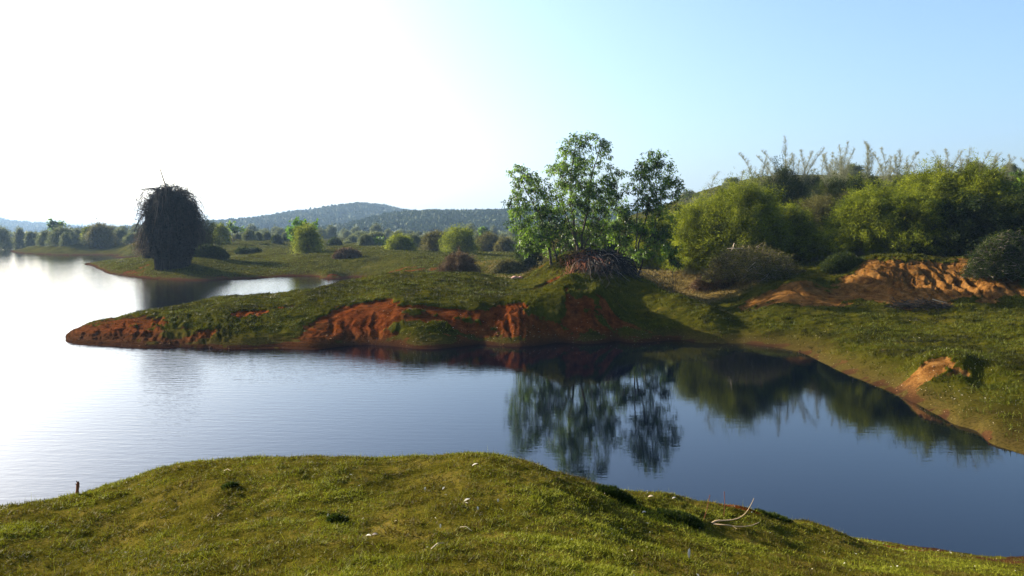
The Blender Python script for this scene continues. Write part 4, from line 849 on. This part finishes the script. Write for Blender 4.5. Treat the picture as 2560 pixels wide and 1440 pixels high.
def leaf_obj(px, py, L, W, ang, tilt, label, mat='litter', name='fallen_leaf', cat='leaf'):
    p = hit(px, py); L *= .72; W *= .72; g = Geo(); nseg = 6; tt = np.linspace(0, 1, nseg)
    wd = np.sin(tt * math.pi) ** .7 * W / 2 + .0008; cu = np.sin(tt * 3) * L * .12
    d = np.array([math.cos(ang) * math.cos(tilt), math.sin(ang) * math.cos(tilt), math.sin(tilt)]); sd = np.array([-math.sin(ang), math.cos(ang), .25]); up = np.cross(d, sd)
    c = tt[:, None] * L * d + cu[:, None] * up
    V = np.concatenate([c + sd * wd[:, None] + up * wd[:, None] * .3, c, c - sd * wd[:, None] + up * wd[:, None] * .3])
    V2 = V - up * .0015; i = np.arange(nseg - 1); qs = []
    for a, b in ((0, nseg), (nseg, 2 * nseg)): qs.append(np.stack([a + i, a + i + 1, b + i + 1, b + i], 1)); qs.append(np.stack([a + i, b + i, b + i + 1, a + i + 1], 1) + 3 * nseg)
    g.add(np.concatenate([V, V2]), Q=np.concatenate(qs), tint=.7)
    return tag(link(name, g.mesh(name), M[mat], None, (p[0], p[1], p[2] + .025)), label, cat)
leaf_obj(1722, 1405, .11, .028, 1.2, 1.25, 'pale curled leaf standing upright in the turf at the bottom right of centre')
leaf_obj(915, 1348, .07, .024, -.5, .15, 'yellowish dry leaf lying beside a grey one in the near turf')
leaf_obj(930, 1343, .06, .03, .1, .1, 'grey dry leaf touching the yellowish one in the near turf', 'twig')
leaf_obj(1160, 1266, .08, .03, .3, .3, 'cream curled leaf on the turf right of the middle')
leaf_obj(1195, 1285, .045, .02, 1.8, .7, 'small cream leaf just below the cream curled one')
leaf_obj(1245, 1262, .04, .022, 1.5, .9, 'white leaf standing at the crest side, right of the cream curled one')
leaf_obj(1062, 1230, .04, .018, 1.4, .8, 'left one of two white chips on the upper turf')
leaf_obj(1106, 1228, .045, .02, .8, .6, 'right one of two white chips on the upper turf')
leaf_obj(819, 1300, .05, .014, 1.4, 1.1, 'thin white leaf standing left of the dark tuft')
leaf_obj(1101, 1328, .045, .014, 1.5, 1.1, 'white peg-like chip upright in the middle of the turf')
leaf_obj(1620, 1252, .09, .035, .1, .1, 'orange brown leaf chip lying on the bare patch at the bank edge', 'pale')
leaf_obj(1680, 1246, .08, .03, .4, .15, 'pale leaf by the bright green grass at the bank edge')
leaf_obj(1605, 1285, .06, .03, 0, .1, 'small pale chip below the dark hollow in the bank')
leaf_obj(1180, 1170, .09, .03, 0, .4, 'arched pale leaf near the crest of the near bank')
def stick(px0, py0, px1, py1, label, r_=.004, lift=.02, mat='pale', name='dry_twig'):
    a = hit(px0, py0); b = hit(px1, py1); g = Geo(); mid = (a + b) / 2 + [0, 0, .02]; o_ = a.copy()
    P = np.array([a, mid, b]) + [0, 0, lift] - o_; g.tubes(P[None], np.array([[r_, r_ * .9, r_ * .6]]), 5, .7)
    return tag(link(name, g.mesh(name, True), M[mat], None, o_), label, 'twig')
stick(1078, 1381, 1110, 1369, 'straight pale twig lying in the lower middle turf', .004)
stick(1150, 1328, 1180, 1332, 'thin bent pale twig lying right of the white peg-like chip', .003)
stick(560, 1185, 578, 1187, 'short pale twig near the crest at left', .003)
stick(544, 1301, 558, 1296, 'short pale twig with a fork in the left turf', .003)
stick(2050, 1178, 2052, 1179, 'tiny twig', .003) if False else None
# fallen bleached branch
o_ = hit(1780, 1308); root = thing('fallen_branch', 'bleached forked branch lying on the bare patch of the near bank', 'branch', o_)
def bpath(pts, r0, r1, nm):
    P = []
    for (px, py, dz) in pts:
        if dz is None: continue
        h_ = hit(px, py + dz * 0); P.append(h_ + [0, 0, .02])
    return P
def limb(nm, P, r0, r1):
    P = np.array(P) - o_; n_ = 14; tk = np.linspace(0, 1, len(P)); tt = np.linspace(0, 1, n_)
    Q_ = np.stack([np.interp(tt, tk, P[:, j]) for j in range(3)], 1)
    for _ in range(2): Q_[1:-1] = (Q_[:-2] + 2 * Q_[1:-1] + Q_[2:]) / 4
    g = Geo(); g.tubes(Q_[None], np.linspace(r0, r1, n_)[None] * .75, 6, .35); link(nm, g.mesh(nm, True), M['pale'], root)
yb = o_[1]
limb('limb', [hit(1728, 1303) + [0, 0, .03], at_y(1755, 1307, yb), at_y(1780, 1309, yb), at_y(1786, 1303, yb), at_y(1800, 1301, yb)], .016, .012)
limb('limb', [at_y(1780, 1310, yb), at_y(1786, 1303, yb), at_y(1805, 1301, yb), at_y(1840, 1301, yb), at_y(1862, 1288, yb), at_y(1875, 1268, yb), at_y(1885, 1246, yb)], .012, .004)
limb('limb', [at_y(1780, 1310, yb), at_y(1810, 1312, yb - .1), at_y(1850, 1318, yb - .1), at_y(1880, 1314, yb - .05), at_y(1897, 1306, yb)], .010, .004)
limb('twig', [at_y(1815, 1312, yb - .1), at_y(1830, 1314, yb - .1), at_y(1842, 1322, yb - .15)], .006, .003)
limb('twig', [at_y(1770, 1309, yb), at_y(1765, 1314, yb - .1), at_y(1758, 1312, yb - .1)], .009, .005)
for (a, b, c, d, lb) in [(1757, 1306, 1775, 1238, 'leaning thin dry stalk standing beside the fallen branch'), (1809, 1300, 1811, 1229, 'upright thin dark stalk standing behind the fallen branch')]:
    q = hit(a, b); e = at_y(c, d, q[1] + .1) - q; g = Geo(); g.tubes(np.array([[np.zeros(3) - [0, 0, .03], e * .5 + [.01, 0, 0], e * .93, e]]), np.array([[.0045, .004, .0035, .006]]), 5, .4)
    tag(link('dry_stalk', g.mesh('dry_stalk', True), M['redtwig'], None, q), lb, 'stalk')
# stake on the crest at left
q = hit(193, 1241); root = thing('wooden_stake', 'short weathered wooden stake standing on the crest at the left', 'stake', q)
g = Geo(); k = 8; zt = np.linspace(-.06, .135, k); P = np.stack([zt * .12, zt * 0, zt], 1) + np.random.default_rng(2).normal(0, .0015, (k, 3)); g.tubes(P[None], np.array([[.017, .017, .016, .017, .015, .018, .015, .009]]), 7, .6)
link('post', g.mesh('post', True), M['pale'] if False else M['redtwig'], root)
for (z0, dx, L) in ((.10, 1, .02), (.095, -1, .022), (.125, -.4, .03)):
    g = Geo(); g.tubes(np.array([[(.01, 0, z0), (.01 + dx * L * .6, 0, z0 + .004), (.01 + dx * L, 0, z0 + .02)]]), np.array([[.008, .006, .003]]), 5, .2); link('splinter', g.mesh('splinter', True), M['bark'], root)
# weed tufts, some with the shade of a hole in their dark colour
def tuft(px, py, w_, h_, n_, label, mat='bamboo_dark', seed=1):
    p = hit(px, py); r_ = np.random.default_rng(seed); az = r_.uniform(0, 6.28, n_); rr_ = r_.uniform(0, 1, n_) ** .5 * w_ / 2
    C = np.stack([np.cos(az) * rr_, np.sin(az) * rr_ * .7, r_.uniform(0, 1, n_) * h_ * (1 - (rr_ / w_ * 1.6) ** 2)], 1); g = Geo()
    C[:, 2] += H(C[:, 0] + p[0], C[:, 1] + p[1]) - p[2]
    g.leaves(C, np.stack([C[:, 0] / w_, C[:, 1] / w_, np.full(n_, .5)], 1) + r_.normal(0, .4, (n_, 3)), .04, .012, r_.uniform(0, .7, n_)); tag(link('weed_tuft', g.mesh('weed_tuft'), M[mat], None, p), label, 'weed')
tuft(1540, 1245, .42, .10, 2600, 'dark weedy hollow at the edge of the near bank left of the bright grass', seed=1)
tuft(1700, 1300, .5, .07, 2200, 'dark weedy clump at the left end of the fallen branch', seed=2)
tuft(845, 1308, .16, .045, 700, 'dark green weed tuft in the middle of the near turf', seed=3)
tuft(575, 1222, .15, .035, 500, 'small dark weed tuft high on the left turf', seed=4)
tuft(1660, 1232, .9, .05, 3200, 'strip of fresh bright green grass on the crest of the near bank', 'bright', 5)
tuft(1935, 1296, .5, .06, 2000, 'dark weeds on the slope right of the fallen branch', seed=6)
# reddish stones near the mound
for k, (px, py, r0, lb) in enumerate([(1286, 682, .17, 'pinkish rock on the grass rise left of the mound, leftmost of three'), (1294, 678, .13, 'pinkish rock behind the leftmost one left of the mound'), (1301, 684, .10, 'smallest pinkish rock left of the mound')]):
    p = hit(px, py + 6)
    if p is None or p[1] > 70: p = on(px, 52.8)
    r_ = np.random.default_rng(k); me = bpy.data.meshes.new('rock'); import bmesh; bm = bmesh.new(); bmesh.ops.create_icosphere(bm, subdivisions=3, radius=r0)
    for v in bm.verts:
        c = v.co; f = 1 + .25 * float(perlin(c.x / r0 * 1.3 + k, c.y / r0 * 1.3 + c.z / r0, k)); v.co = Vector((c.x * f * 1.3, c.y * f, c.z * f * .8))
    bm.to_mesh(me); bm.free()
    if 'rock' not in M:
        mm, t, b = newmat('pink_rock'); t.links.new(ramp(t, noise(t, objcoord(t), 20, 4), [(.3, (.3, .14, .1)), (.7, (.55, .32, .25))]), b.inputs['Base Color']); b.inputs['Roughness'].default_value = .9; M['rock'] = mm
    tag(link('rock', me, M['rock'], None, (p[0], p[1], p[2] + r0 * .3)), lb, 'rock')

# ------------------------------------------------------------------ haze
x0, x1, y0, y1, z0, z1 = -7000, 7000, -60, 5200, -3.5, 130
V = np.array([(x, y, z) for x in (x0, x1) for y in (y0, y1) for z in (z0, z1)], float)
hm = build_mesh('haze', V, [np.array([[0, 1, 3, 2], [4, 6, 7, 5], [0, 4, 5, 1], [2, 3, 7, 6], [0, 2, 6, 4], [1, 5, 7, 3]])])
m = bpy.data.materials.new('haze_air'); m.use_nodes = True; t = m.node_tree
t.nodes.remove(t.nodes['Principled BSDF']); pv = t.nodes.new('ShaderNodeVolumePrincipled')
pv.inputs['Color'].default_value = (.45, .68, 1, 1); pv.inputs['Density'].default_value = 0.00015; pv.inputs['Anisotropy'].default_value = .2
t.links.new(pv.outputs[0], t.nodes['Material Output'].inputs['Volume'])
tag(link('haze', hm, m), 'thin bluish haze in the air over lake and hills', 'haze', kind='stuff')
print('terrain verts', XX.size, 'objects', len(bpy.data.objects))
